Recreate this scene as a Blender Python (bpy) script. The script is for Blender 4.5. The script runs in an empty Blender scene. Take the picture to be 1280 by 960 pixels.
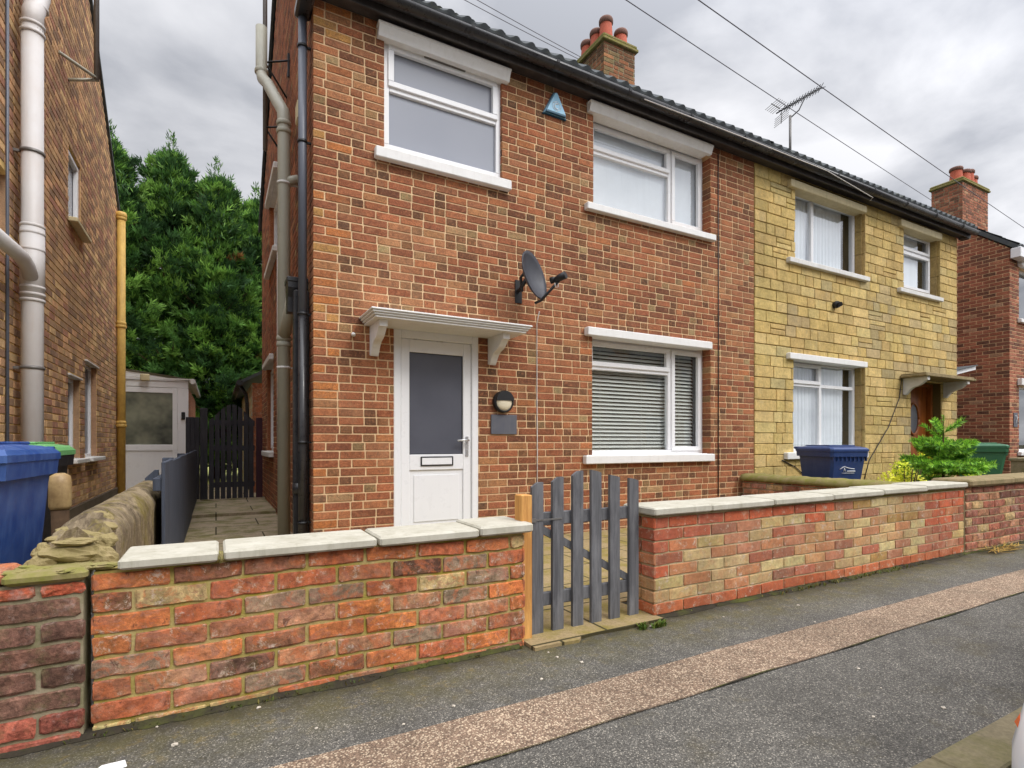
import bpy, bmesh, math, random
from mathutils import Vector, Matrix, noise
R = math.radians
PI = math.pi
rnd = random.Random(7)
scene = bpy.context.scene
C = scene.collection

# ------------------------------------------------------------------ colour helpers
def lin(c):
    c = c / 255.0
    return c / 12.92 if c <= 0.04045 else ((c + 0.055) / 1.055) ** 2.4
def rgb(r, g, b): return (lin(r), lin(g), lin(b), 1.0)

# ------------------------------------------------------------------ node helpers
class NT:
    def __init__(s, name):
        s.m = bpy.data.materials.new(name); s.m.use_nodes = True
        s.t = s.m.node_tree; s.t.nodes.clear()
        s.out = s.t.nodes.new('ShaderNodeOutputMaterial')
        s.tc = s.t.nodes.new('ShaderNodeTexCoord')
    def n(s, typ, **kw):
        nd = s.t.nodes.new(typ)
        for k, v in kw.items():
            if k.startswith('i_'):
                key = k[2:]
                key = int(key) if key.isdigit() else key.replace('_', ' ')
                s.put(nd.inputs[key], v)
            else: setattr(nd, k, v)
        return nd
    def put(s, sock, v):
        if isinstance(v, bpy.types.NodeSocket): s.t.links.new(v, sock)
        elif isinstance(v, bpy.types.Node): s.t.links.new(v.outputs[0], sock)
        else: sock.default_value = v
    def noise(s, scale, detail=4, rough=.6, vec=None, stretch=None, dist=0):
        v = vec if vec is not None else s.tc.outputs['Object']
        if stretch:
            mp = s.n('ShaderNodeMapping'); s.put(mp.inputs['Vector'], v); mp.inputs['Scale'].default_value = stretch
            v = mp.outputs[0]
        nd = s.n('ShaderNodeTexNoise', i_Scale=scale, i_Detail=detail, i_Roughness=rough, i_Distortion=dist)
        s.put(nd.inputs['Vector'], v)
        return nd.outputs['Fac']
    def ramp(s, fac, stops, interp='LINEAR'):
        nd = s.n('ShaderNodeValToRGB'); cr = nd.color_ramp; cr.interpolation = interp
        while len(cr.elements) < len(stops): cr.elements.new(.5)
        for e, (p, c) in zip(cr.elements, stops):
            e.position = p
            e.color = c if isinstance(c, (tuple, list)) else (c, c, c, 1)
        s.put(nd.inputs[0], fac)
        return nd.outputs[0]
    def mix(s, fac, a, b, mode='MIX'):
        nd = s.n('ShaderNodeMix', data_type='RGBA', blend_type=mode)
        s.put(nd.inputs[0], fac); s.put(nd.inputs[6], a); s.put(nd.inputs[7], b)
        return nd.outputs[2]
    def math(s, op, a, b=0.0, clamp=False):
        nd = s.n('ShaderNodeMath', operation=op, use_clamp=clamp)
        s.put(nd.inputs[0], a); s.put(nd.inputs[1], b)
        return nd.outputs[0]
    def attr(s, name='Col'):
        return s.n('ShaderNodeAttribute', attribute_name=name).outputs['Color']
    def bump(s, h, strength=.4, dist=.004):
        nd = s.n('ShaderNodeBump', i_Strength=strength, i_Distance=dist)
        s.put(nd.inputs['Height'], h)
        return nd.outputs[0]
    def finish(s, color, rough=.8, normal=None, metallic=0.0, spec=.4, **kw):
        p = s.n('ShaderNodeBsdfPrincipled')
        s.put(p.inputs['Base Color'], color); s.put(p.inputs['Roughness'], rough)
        p.inputs['Metallic'].default_value = metallic
        p.inputs['Specular IOR Level'].default_value = spec
        if normal is not None: s.put(p.inputs['Normal'], normal)
        for k, v in kw.items(): p.inputs[k.replace('_', ' ')].default_value = v
        s.put(s.out.inputs[0], p.outputs[0])
        return s.m

def grey(v): return (v, v, v, 1)

def brick_mat(name, low=.72, high=1.22, fine=70, moss=None, mossamt=.0, smear=None, smearamt=.0, bumpd=.003, soot=0.0, patch=False, speck=0.0):
    n = NT(name)
    c = n.attr()
    m = n.ramp(n.noise(fine, 6, .7), [(.25, low), (.75, high)])
    c = n.mix(1.0, c, m, 'MULTIPLY')
    m2 = n.ramp(n.noise(9, 4, .6), [(.3, .84), (.7, 1.14)])
    c = n.mix(n.ramp(n.noise(30, 5, .75, dist=.6), [(.45, 0.0), (.62, .3)]), c, tuple(0.0 for _ in range(3)) + (1,)) if soot > .25 else c
    if soot > .25: c = n.mix(1.0, c, n.ramp(n.noise(20, 6, .75, dist=.5), [(.34, .62), (.5, 1.0), (.66, 1.5)]), 'MULTIPLY')
    c = n.mix(1.0, c, m2, 'MULTIPLY')
    if speck:
        c = n.mix(n.ramp(n.noise(95, 6, .8, stretch=(1, 1, 1.6)), [(.44, 0.0), (.58, speck)]), c, rgb(70, 44, 34))
        c = n.mix(n.ramp(n.noise(38, 5, .75), [(.5, 0.0), (.66, speck * .9)]), c, rgb(196, 132, 92))
        c = n.mix(n.ramp(n.noise(26, 4, .7, dist=.5), [(.5, 0.0), (.68, speck * .8)]), c, rgb(84, 58, 46))
    if patch:
        c = n.mix(n.ramp(n.noise(12, 6, .7, dist=1.0), [(.5, 0.0), (.58, .55 * patch)]), c, rgb(204, 112, 66))
        c = n.mix(n.ramp(n.noise(15, 7, .75, dist=.8, stretch=(1, 1, 1.5)), [(.53, 0.0), (.59, .6 * patch)]), c, rgb(156, 106, 88))
        c = n.mix(n.ramp(n.noise(19, 8, .75, dist=.6), [(.60, 0.0), (.64, .75 * patch)]), c, rgb(84, 54, 48))
        c = n.mix(n.ramp(n.noise(17, 9, .8, dist=.3), [(.56, 0.0), (.64, .8)]), c, rgb(216, 196, 180))
        c = n.mix(n.ramp(n.noise(110, 5, .8), [(.5, 0.0), (.62, .3)]), c, rgb(86, 58, 46))
    if smear:
        f = n.ramp(n.noise(13, 6, .75), [(.55, 0.0), (.72, smearamt)])
        c = n.mix(f, c, smear)
        f = n.ramp(n.noise(2.1, 7, .75), [(.56, 0.0), (.7, smearamt * .9)]); c = n.mix(f, c, smear)
    if soot:
        f = n.ramp(n.noise(24, 5, .7), [(.56, 0.0), (.68, soot)])
        c = n.mix(f, c, rgb(52, 40, 38))
    if moss:
        f = n.ramp(n.noise(17, 7, .7), [(.5, 0.0), (.7, mossamt)])
        c = n.mix(f, c, moss)
    c = n.mix(1.0, c, n.ramp(n.noise(1.0, 5, .6, stretch=(3.2, 3.2, .5)), [(.3, .82), (.55, 1.02), (.75, 1.1)]), 'MULTIPLY')
    h = n.math('ADD', n.noise(fine * 1.6, 6, .7), n.math('MULTIPLY', n.noise(fine * .35, 3), 1.5))
    return n.finish(c, .9, n.bump(h, .55, bumpd), spec=.25)

def mortar_mat(name, col, col2=None, amt=.6, fine=60, bumpd=.003):
    n = NT(name)
    c = n.mix(n.noise(fine, 5, .7), tuple(x * .7 for x in col[:3]) + (1,), tuple(min(1, x * 1.25) for x in col[:3]) + (1,))
    if col2:
        f = n.ramp(n.noise(6, 6, .7), [(.4, 0.0), (.62, amt)])
        c = n.mix(f, c, col2)
    return n.finish(c, .95, n.bump(n.noise(fine * 2, 5), .5, bumpd), spec=.2)

def paint_mat(name, col, rough=.4, dirt=.06, dirtcol=None, scale=3.0, bumpd=.0006, spec=.45, metallic=0.0):
    n = NT(name)
    f = n.ramp(n.noise(scale, 7, .7), [(.35, 0.0), (.8, dirt * 4)])
    c = n.mix(f, col, dirtcol or tuple(x * .55 for x in col[:3]) + (1,))
    c = n.mix(n.ramp(n.noise(1.0, 6, .7, stretch=(22, 22, 2.2)), [(.52, 0.0), (.8, min(.6, dirt * 4))]), c, dirtcol or tuple(x * .5 for x in col[:3]) + (1,))
    return n.finish(c, n.ramp(n.noise(scale * 4, 4), [(.3, max(.02, rough - .06)), (.7, rough + .08)]), n.bump(n.noise(40, 3), .3, bumpd), spec=spec, metallic=metallic)

MAT = {}
MAT['brick_red'] = brick_mat('facade_brick', speck=.5, bumpd=.005, low=.62, high=1.3, smear=rgb(196, 150, 112), smearamt=.3, soot=.24)
MAT['mortar_pale'] = mortar_mat('facade_mortar', rgb(226, 194, 152), rgb(186, 152, 116), .55)
MAT['brick_wall'] = brick_mat('boundary_wall_brick', patch=1.0, low=.6, high=1.3, fine=55, moss=rgb(120, 112, 45), mossamt=.25, smear=rgb(206, 160, 136), smearamt=.42, bumpd=.006, soot=.3)
MAT['brick_pale'] = brick_mat('pale_boundary_brick', patch=.35, low=.65, high=1.25, fine=55, moss=rgb(120, 112, 60), mossamt=.2, smear=rgb(204, 176, 146), smearamt=.5, bumpd=.005, soot=.2)
MAT['brick_old'] = brick_mat('weathered_brick', low=.5, high=1.5, fine=80, moss=rgb(110, 108, 70), mossamt=.5, smear=rgb(190, 170, 160), smearamt=.6, bumpd=.007, soot=.35)
MAT['mortar_moss'] = mortar_mat('mossy_mortar', rgb(182, 164, 112), rgb(150, 136, 46), .85, 50, .006)
MAT['mortar_grey'] = mortar_mat('grey_mortar', rgb(158, 146, 122), rgb(104, 104, 62), .6, 50, .006)
MAT['mortar_buff'] = mortar_mat('buff_mortar', rgb(200, 182, 146), rgb(136, 122, 74), .5, 50, .005)
MAT['brick_brown'] = brick_mat('brown_brick', low=.75, high=1.2, speck=.2)
MAT['mortar_yellow'] = mortar_mat('yellow_mortar', rgb(236, 200, 132), rgb(206, 172, 112), .5)
MAT['stone_yellow'] = brick_mat('yellow_stone_cladding', low=.7, high=1.25, fine=26, smear=rgb(150, 140, 115), smearamt=.45, bumpd=.022)
MAT['joint_dark'] = mortar_mat('dark_stone_joint', rgb(104, 86, 50))
MAT['upvc'] = paint_mat('white_upvc', (.80, .80, .81, 1), .3, .02)
MAT['white_paint'] = paint_mat('white_masonry_paint', (.78, .77, .75, 1), .55, .05, rgb(150, 140, 125), 5)
MAT['old_white'] = paint_mat('old_white_paint', (.70, .69, .66, 1), .6, .08, rgb(130, 120, 105), 6)
MAT['cream_trim'] = paint_mat('cream_trim', rgb(205, 190, 150), .7, .08, rgb(120, 110, 80), 6)
MAT['coping'] = paint_mat('pale_coping_stone', rgb(190, 186, 172), .85, .13, rgb(120, 112, 84), 9, .002, .2)
MAT['coping_old'] = paint_mat('old_coping_stone', rgb(150, 132, 100), .9, .2, rgb(86, 84, 48), 12, .004, .2)
MAT['black_plastic'] = paint_mat('black_gutter_plastic', rgb(38, 38, 41), .3, .1, rgb(88, 86, 84), 5)
MAT['black_fascia'] = paint_mat('black_fascia_paint', rgb(46, 42, 42), .5, .12, rgb(98, 92, 88), 6)
MAT['slate_pipe'] = paint_mat('grey_blue_pipe_paint', rgb(90, 94, 104), .4, .04)
MAT['olive_pipe'] = paint_mat('olive_grey_pipe', rgb(168, 166, 150), .5, .06)
MAT['white_pipe'] = paint_mat('grey_white_pipe', rgb(205, 202, 200), .5, .05, rgb(170, 140, 110), 4)
MAT['yellow_pipe'] = paint_mat('yellow_painted_pipe', rgb(208, 170, 86), .6, .12, rgb(120, 84, 40), 9)
MAT['metal'] = paint_mat('grey_metal', rgb(120, 118, 115), .45, .1, rgb(80, 62, 50), 12, metallic=.3)
MAT['steel'] = paint_mat('bright_steel', rgb(215, 215, 215), .25, .02, metallic=.8)
MAT['dish'] = paint_mat('dark_grey_dish', rgb(54, 55, 62), .5, .05)
MAT['black_matte'] = paint_mat('black_matte', rgb(26, 26, 28), .5, .05)
MAT['plaque'] = paint_mat('slate_grey_plaque', rgb(84, 86, 96), .5, .06, rgb(120, 118, 115), 14)
MAT['lampglass'] = paint_mat('cream_lamp_glass', rgb(226, 216, 190), .25, .03)
MAT['terracotta'] = paint_mat('terracotta', rgb(190, 96, 70), .8, .1, rgb(110, 62, 48), 9)
MAT['pot_top'] = paint_mat('weathered_pot_rim', rgb(120, 84, 72), .85, .12, rgb(82, 72, 60), 12)
MAT['mossy_cement'] = paint_mat('mossy_cement', rgb(142, 128, 92), .95, .28, rgb(112, 116, 36), 14, .006, .2)
MAT['pine'] = None
MAT['blue_bin'] = paint_mat('blue_bin_plastic', rgb(14, 56, 122), .42, .09, rgb(112, 142, 190), 8)
MAT['green_bin'] = paint_mat('green_bin_plastic', rgb(52, 106, 74), .45, .06, rgb(96, 130, 104), 7)
MAT['lime_bin'] = paint_mat('light_green_bin_plastic', rgb(96, 156, 92), .45, .06, rgb(140, 176, 130), 7)
MAT['navy_bin'] = paint_mat('navy_bin_plastic', rgb(32, 58, 110), .4, .05, rgb(90, 104, 140), 7)
MAT['bark'] = paint_mat('bark', rgb(84, 66, 50), .95, .2, rgb(50, 40, 32), 14, .01, .1)
MAT['car_white'] = paint_mat('white_car_paint', (.74, .78, .82, 1), .12, .01, spec=.6)
MAT['tyre'] = paint_mat('tyre_rubber', rgb(30, 30, 31), .8, .05)
MAT['orange_lens'] = paint_mat('orange_lens', rgb(206, 92, 44), .15, .02)
MAT['dark_room'] = paint_mat('dark_room', rgb(96, 92, 84), .9, .02)
MAT['curtain'] = paint_mat('net_curtain', rgb(236, 237, 240), .9, .04)
MAT['blind'] = paint_mat('cream_blind', rgb(232, 230, 220), .6, .02)
MAT['ink_white'] = paint_mat('white_print', rgb(225, 228, 232), .5, .01)
MAT['alarm_blue'] = paint_mat('blue_alarm_cover', rgb(150, 200, 228), .35, .03)
MAT['alarm_dark'] = paint_mat('dark_teal_alarm_cover', rgb(26, 84, 112), .35, .03)
MAT['cable_white'] = paint_mat('white_cable', rgb(212, 206, 200), .5, .05)
MAT['cable_dark'] = paint_mat('dark_cable', rgb(46, 42, 42), .6, .03)
MAT['overhead'] = paint_mat('overhead_cable', rgb(96, 92, 98), .6, .03)
MAT['barrel'] = paint_mat('worn_cream_barrel', rgb(176, 150, 104), .5, .25, rgb(104, 74, 44), 9)
MAT['rubble'] = paint_mat('broken_mossy_rubble', rgb(150, 134, 98), .95, .2, rgb(112, 104, 58), 18, .012, .15)

def wood(name, col, dark, rough=.7, sx=(40, 40, 2.5)):
    n = NT(name)
    f = n.ramp(n.noise(1.0, 6, .65, stretch=sx, dist=.6), [(.3, 0.0), (.75, 1.0)])
    c = n.mix(f, col, dark)
    f2 = n.ramp(n.noise(1.0, 6, .7, stretch=(14, 14, 3)), [(.48, 0.0), (.75, .6)])
    c = n.mix(f2, c, tuple(min(1, x * 1.7) for x in col[:3]) + (1,))
    return n.finish(c, rough, n.bump(f, .5, .002), spec=.3)
MAT['pine'] = wood('new_pine', rgb(214, 160, 92), rgb(170, 112, 56))
MAT['gate_grey'] = wood('grey_stained_wood', rgb(108, 108, 110), rgb(62, 62, 66))
MAT['fence_slate'] = wood('slate_grey_fence_wood', rgb(72, 78, 90), rgb(48, 52, 62))
MAT['fence_dark'] = wood('charcoal_fence_wood', rgb(58, 56, 60), rgb(38, 37, 42))
MAT['maroon'] = wood('maroon_post_wood', rgb(72, 40, 48), rgb(50, 28, 34))
MAT['oak'] = wood('brown_door_wood', rgb(150, 84, 32), rgb(98, 50, 18), .4, (26, 26, 1.6))

def render_mat():
    n = NT('stained_render')
    f = n.ramp(n.noise(1.0, 8, .75, stretch=(4, 3.0, 1.6), dist=1.2), [(.42, 0.0), (.58, .9)])
    c = n.mix(f, rgb(148, 132, 106), rgb(82, 70, 56))
    f = n.ramp(n.noise(1.0, 7, .75, stretch=(7, 4, 2.2), dist=1.5), [(.5, 0.0), (.66, .75)])
    c = n.mix(f, c, rgb(118, 106, 44))
    c = n.mix(1.0, c, n.ramp(n.noise(40, 6, .7), [(.3, .72), (.7, 1.25)]), 'MULTIPLY')
    return n.finish(c, .95, n.bump(n.noise(45, 8, .7), .8, .012), spec=.15)
MAT['render'] = render_mat()

def tile_mat():
    n = NT('dark_roof_tile')
    c = n.mix(n.noise(7, 5), rgb(56, 62, 68), rgb(88, 92, 92))
    c = n.mix(n.ramp(n.noise(14, 6, .7), [(.56, 0.0), (.7, .6)]), c, rgb(96, 98, 70))
    return n.finish(c, .8, n.bump(n.noise(60, 4), .5, .004))
MAT['tile'] = tile_mat()

def door_glass():
    n = NT('obscured_door_glass')
    c = n.mix(n.noise(2, 3), rgb(66, 68, 78), rgb(96, 98, 108))
    return n.finish(c, .28, n.bump(n.noise(70, 3), .25, .002), spec=.6)
MAT['door_glass'] = door_glass()
def frosted():
    n = NT('frosted_grey_glass')
    return n.finish(n.mix(n.noise(1.5, 2), rgb(140, 144, 154), rgb(150, 153, 162)), .14, None, spec=.6)
MAT['frosted'] = frosted()
def clear_glass():
    n = NT('window_glass')
    fr = n.math('POWER', n.n('ShaderNodeLayerWeight', i_Blend=.5).outputs['Facing'], 3.5)
    tr = n.n('ShaderNodeBsdfTransparent', i_Color=(.86, .89, .9, 1)).outputs[0]
    gl = n.n('ShaderNodeBsdfGlossy', i_Color=(.95, .97, 1, 1), i_Roughness=.01).outputs[0]
    f = n.math('ADD', n.math('MULTIPLY', fr, .8), .09, True)
    mx = n.n('ShaderNodeMixShader'); n.put(mx.inputs[0], f); n.put(mx.inputs[1], tr); n.put(mx.inputs[2], gl)
    n.put(n.out.inputs[0], mx.outputs[0])
    return n.m
MAT['glass'] = clear_glass()

def asphalt(name, base, light, tint=None, sc=170, mossy=True, spots=.5, big=1.0):
    n = NT(name)
    v = n.n('ShaderNodeTexVoronoi', i_Scale=sc); n.put(v.inputs['Vector'], n.tc.outputs['Object'])
    cellr = n.n('ShaderNodeSeparateColor'); n.put(cellr.inputs[0], v.outputs['Color'])
    r = cellr.outputs[0]
    c = n.ramp(r, [(0.0, tuple(x * .55 for x in base[:3]) + (1,)), (.45, base), (.85, tuple(x * 1.45 for x in base[:3]) + (1,)), (1.0, light)])
    if tint:
        c = n.mix(n.ramp(cellr.outputs[1], [(.35, 0.0), (.5, .8), (1.0, .8)]), c, tint)
        c = n.mix(n.ramp(cellr.outputs[2], [(.8, 0.0), (.82, .8)]), c, light)
    # mortar-dark between stones
    c = n.mix(n.ramp(v.outputs['Distance'], [(.35, 0.0), (.8, .65)]), c, tuple(x * .3 for x in base[:3]) + (1,))
    c = n.mix(1.0, c, n.ramp(n.noise(1.4, 6, .65), [(.3, .76), (.7, 1.26)]), 'MULTIPLY')
    c = n.mix(n.ramp(n.noise(2.6, 8, .75), [(.55, 0.0), (.7, .45)]), c, rgb(84, 76, 52) if mossy else rgb(104, 92, 78))
    c = n.mix(1.0, c, n.ramp(n.noise(12, 6, .7), [(.3, .82), (.7, 1.2)]), 'MULTIPLY')
    if mossy:
        sep = n.n('ShaderNodeSeparateXYZ'); n.put(sep.inputs[0], n.tc.outputs['Object'])
        g = n.n('ShaderNodeMapRange', i_1=1.85, i_2=2.32); n.put(g.inputs[0], sep.outputs[1])
        f = n.math('MULTIPLY', n.ramp(n.noise(7, 8, .75), [(.36, 0.0), (.58, .85)]), g.outputs[0], True)
        c = n.mix(f, c, rgb(88, 82, 40))
        c = n.mix(n.math('MULTIPLY', n.ramp(n.noise(15, 7, .75), [(.55, 0.0), (.63, .8)]), g.outputs[0], True), c, rgb(122, 106, 64))
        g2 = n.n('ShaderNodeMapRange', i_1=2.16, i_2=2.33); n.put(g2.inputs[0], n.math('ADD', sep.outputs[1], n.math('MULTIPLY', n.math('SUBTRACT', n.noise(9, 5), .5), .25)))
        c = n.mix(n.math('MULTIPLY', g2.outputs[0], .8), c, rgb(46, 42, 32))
    h = n.math('MULTIPLY', v.outputs['Distance'], -1.0)
    return n.finish(c, .85, n.bump(h, .5, .004), spec=.3)
MAT['asphalt'] = asphalt('pavement_asphalt', rgb(92, 89, 83), rgb(164, 157, 144), sc=230)
MAT['band'] = asphalt('brown_chippings', rgb(120, 100, 84), rgb(194, 174, 148), tint=rgb(136, 114, 94), sc=170, mossy=False)
MAT['road'] = asphalt('road_asphalt', rgb(66, 65, 66), rgb(120, 118, 112), mossy=False, sc=120)

def concrete(name, a, b, mosscol, mossamt, joints=None):
    n = NT(name)
    c = n.mix(n.noise(5, 7, .7), a, b)
    c = n.mix(1.0, c, n.ramp(n.noise(60, 5, .7), [(.3, .75), (.7, 1.2)]), 'MULTIPLY')
    c = n.mix(n.ramp(n.noise(3.2, 8, .72), [(.45, 0.0), (.62, mossamt)]), c, mosscol)
    h = n.noise(50, 7, .7)
    if joints:
        br = n.n('ShaderNodeTexBrick', offset=.5, i_Scale=1.0); n.put(br.inputs['Vector'], n.tc.outputs['Object'])
        br.inputs['Brick Width'].default_value = joints[0]; br.inputs['Row Height'].default_value = joints[1]
        br.inputs['Mortar Size'].default_value = .008
        c = n.mix(br.outputs['Fac'], c, rgb(66, 60, 38))
        h = n.math('SUBTRACT', h, br.outputs['Fac'])
    return n.finish(c, .92, n.bump(h, .6, .006), spec=.2)
MAT['kerb'] = concrete('mossy_kerb', rgb(142, 130, 104), rgb(98, 90, 72), rgb(96, 94, 52), .5)
MAT['garden_slab'] = concrete('garden_slabs', rgb(170, 148, 108), rgb(132, 116, 86), rgb(122, 110, 40), .75, (.6, .45))
MAT['path'] = concrete('path_slabs', rgb(178, 160, 134), rgb(136, 122, 102), rgb(104, 102, 48), .8, (.9, .6))
MAT['lawn'] = concrete('pale_lawn', rgb(196, 186, 116), rgb(150, 156, 84), rgb(96, 116, 48), .6)
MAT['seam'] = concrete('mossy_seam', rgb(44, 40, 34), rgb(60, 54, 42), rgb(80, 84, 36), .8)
MAT['soil'] = concrete('soil', rgb(92, 80, 58), rgb(66, 56, 42), rgb(70, 84, 36), .8)
MAT['plinth'] = concrete('plinth_render', rgb(112, 98, 82), rgb(80, 70, 58), rgb(60, 56, 36), .5)

def leaf_mat(name):
    n = NT(name)
    c = n.mix(1.0, n.attr(), n.ramp(n.noise(3, 3), [(.3, .8), (.7, 1.2)]), 'MULTIPLY')
    p = n.n('ShaderNodeBsdfPrincipled', i_Roughness=.6); n.put(p.inputs['Base Color'], c)
    p.inputs['Specular IOR Level'].default_value = .25
    t = n.n('ShaderNodeBsdfTranslucent'); n.put(t.inputs[0], c)
    mx = n.n('ShaderNodeMixShader'); mx.inputs[0].default_value = .3
    n.put(mx.inputs[1], p.outputs[0]); n.put(mx.inputs[2], t.outputs[0]); n.put(n.out.inputs[0], mx.outputs[0])
    return n.m
MAT['leaf'] = leaf_mat('foliage')

# ------------------------------------------------------------------ mesh builder
class MB:
    def __init__(s, T=None):
        s.v = []; s.f = []; s.c = []; s.sm = []; s.T = T
    def vert(s, p):
        s.v.append(s.T(*p) if s.T else tuple(p)); return len(s.v) - 1
    def face(s, idx, col=(1, 1, 1, 1), smooth=False):
        s.f.append(tuple(idx)); s.c.append(col); s.sm.append(smooth)
    def quad(s, a, b, c, d, col=(1, 1, 1, 1)):
        s.face([s.vert(a), s.vert(b), s.vert(c), s.vert(d)], col)
    def box(s, x0, x1, y0, y1, z0, z1, col=(1, 1, 1, 1), bev=0.0, rot=None, piv=None):
        """axis box, chamfered on every edge when bev > 0"""
        b = min(bev, abs(x1 - x0) * .3, abs(y1 - y0) * .3, abs(z1 - z0) * .3)
        def tr(p):
            if rot is None: return p
            q = rot @ (Vector(p) - Vector(piv)) + Vector(piv); return tuple(q)
        if b <= 0:
            i = [s.vert(tr(p)) for p in ((x0,y0,z0),(x1,y0,z0),(x1,y1,z0),(x0,y1,z0),(x0,y0,z1),(x1,y0,z1),(x1,y1,z1),(x0,y1,z1))]
            for q in ((0,3,2,1),(4,5,6,7),(0,1,5,4),(1,2,6,5),(2,3,7,6),(3,0,4,7)): s.face([i[k] for k in q], col)
            return
        def ring(z, ins):
            a, c_ = x0 + ins, x1 - ins; d, e = y0 + ins, y1 - ins
            pts = [(a + b, d), (c_ - b, d), (c_, d + b), (c_, e - b), (c_ - b, e), (a + b, e), (a, e - b), (a, d + b)]
            return [s.vert(tr((px, py, z))) for px, py in pts]
        rs = [ring(z0, b * .999), ring(z0 + b, 0), ring(z1 - b, 0), ring(z1, b * .999)]
        for r0, r1 in zip(rs, rs[1:]):
            for k in range(8): s.face([r0[k], r0[(k + 1) % 8], r1[(k + 1) % 8], r1[k]], col)
        s.face(rs[0][::-1], col); s.face(rs[-1], col)
    def tube(s, pts, r, n=10, col=(1, 1, 1, 1), cap=True):
        pts = [Vector(p) for p in pts]
        rr = r if isinstance(r, (list, tuple)) else [r] * len(pts)
        prev = None; rings = []
        for k, p in enumerate(pts):
            d = (pts[min(k + 1, len(pts) - 1)] - pts[max(k - 1, 0)]).normalized()
            if prev is None:
                a = Vector((0, 0, 1)) if abs(d.z) < .9 else Vector((1, 0, 0))
                u = d.cross(a).normalized()
            else:
                u = (prev - d * prev.dot(d)).normalized()
            prev = u; w = d.cross(u)
            rings.append([s.vert(tuple(p + (u * math.cos(2 * PI * j / n) + w * math.sin(2 * PI * j / n)) * rr[k])) for j in range(n)])
        for r0, r1 in zip(rings, rings[1:]):
            for j in range(n): s.face([r0[j], r0[(j + 1) % n], r1[(j + 1) % n], r1[j]], col, True)
        if cap: s.face(rings[0][::-1], col); s.face(rings[-1], col)
    def lathe(s, c, prof, n=20, axis='z', col=(1, 1, 1, 1)):
        rings = []
        for (r, h) in prof:
            ring = []
            for j in range(n):
                a = 2 * PI * j / n; x, y = r * math.cos(a), r * math.sin(a)
                p = {'z': (c[0] + x, c[1] + y, c[2] + h), 'y': (c[0] + x, c[1] + h, c[2] + y), 'x': (c[0] + h, c[1] + x, c[2] + y)}[axis]
                ring.append(s.vert(p))
            rings.append(ring)
        for r0, r1 in zip(rings, rings[1:]):
            for j in range(n): s.face([r0[j], r0[(j + 1) % n], r1[(j + 1) % n], r1[j]], col, True)
        s.face(rings[0][::-1], col); s.face(rings[-1], col)
    def prism(s, poly, a0, a1, axis='x', col=(1, 1, 1, 1)):
        """poly of 2-D points extruded along axis"""
        def P(p, a): return {'x': (a, p[0], p[1]), 'y': (p[0], a, p[1]), 'z': (p[0], p[1], a)}[axis]
        i0 = [s.vert(P(p, a0)) for p in poly]; i1 = [s.vert(P(p, a1)) for p in poly]
        n = len(poly)
        for k in range(n): s.face([i0[k], i0[(k + 1) % n], i1[(k + 1) % n], i1[k]], col)
        s.face(i0[::-1], col); s.face(i1, col)
    def build(s, name, mat, parent=None, origin=None, recalc=True):
        me = bpy.data.meshes.new(name)
        org = Vector(origin) if origin else Vector((0, 0, 0))
        me.from_pydata([tuple(Vector(v) - org) for v in s.v] if origin else s.v, [], s.f)
        ca = me.color_attributes.new('Col', 'FLOAT_COLOR', 'CORNER')
        arr = []
        for f, c in zip(s.f, s.c): arr.extend(list(c) * len(f))
        ca.data.foreach_set('color', arr)
        me.polygons.foreach_set('use_smooth', s.sm)
        if recalc:
            bm = bmesh.new(); bm.from_mesh(me); bmesh.ops.recalc_face_normals(bm, faces=bm.faces); bm.to_mesh(me); bm.free()
        me.materials.append(MAT[mat] if isinstance(mat, str) else mat)
        o = bpy.data.objects.new(name, me); C.objects.link(o)
        o.location = org
        if parent is not None:
            o.parent = parent
            o.matrix_parent_inverse = Matrix.Translation(Vector(parent.get('_o', (0, 0, 0)))).inverted()
        o['_o'] = tuple(org)
        return o

def tag(o, label=None, cat=None, group=None, kind=None):
    if label: o['label'] = label
    if cat: o['category'] = cat
    if group: o['group'] = group
    if kind: o['kind'] = kind
    return o
def thing(name, label, cat, loc=(0, 0, 0), group=None):
    o = bpy.data.objects.new(name, None); C.objects.link(o); o.location = loc; o['_o'] = tuple(loc)
    o.empty_display_size = .2
    return tag(o, label, cat, group)
def copy_tree(o, parent=None):
    c = o.copy(); C.objects.link(c)
    if parent is not None: c.parent = parent
    for ch in [x for x in bpy.data.objects if x.parent == o]: copy_tree(ch, c)
    return c

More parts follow.
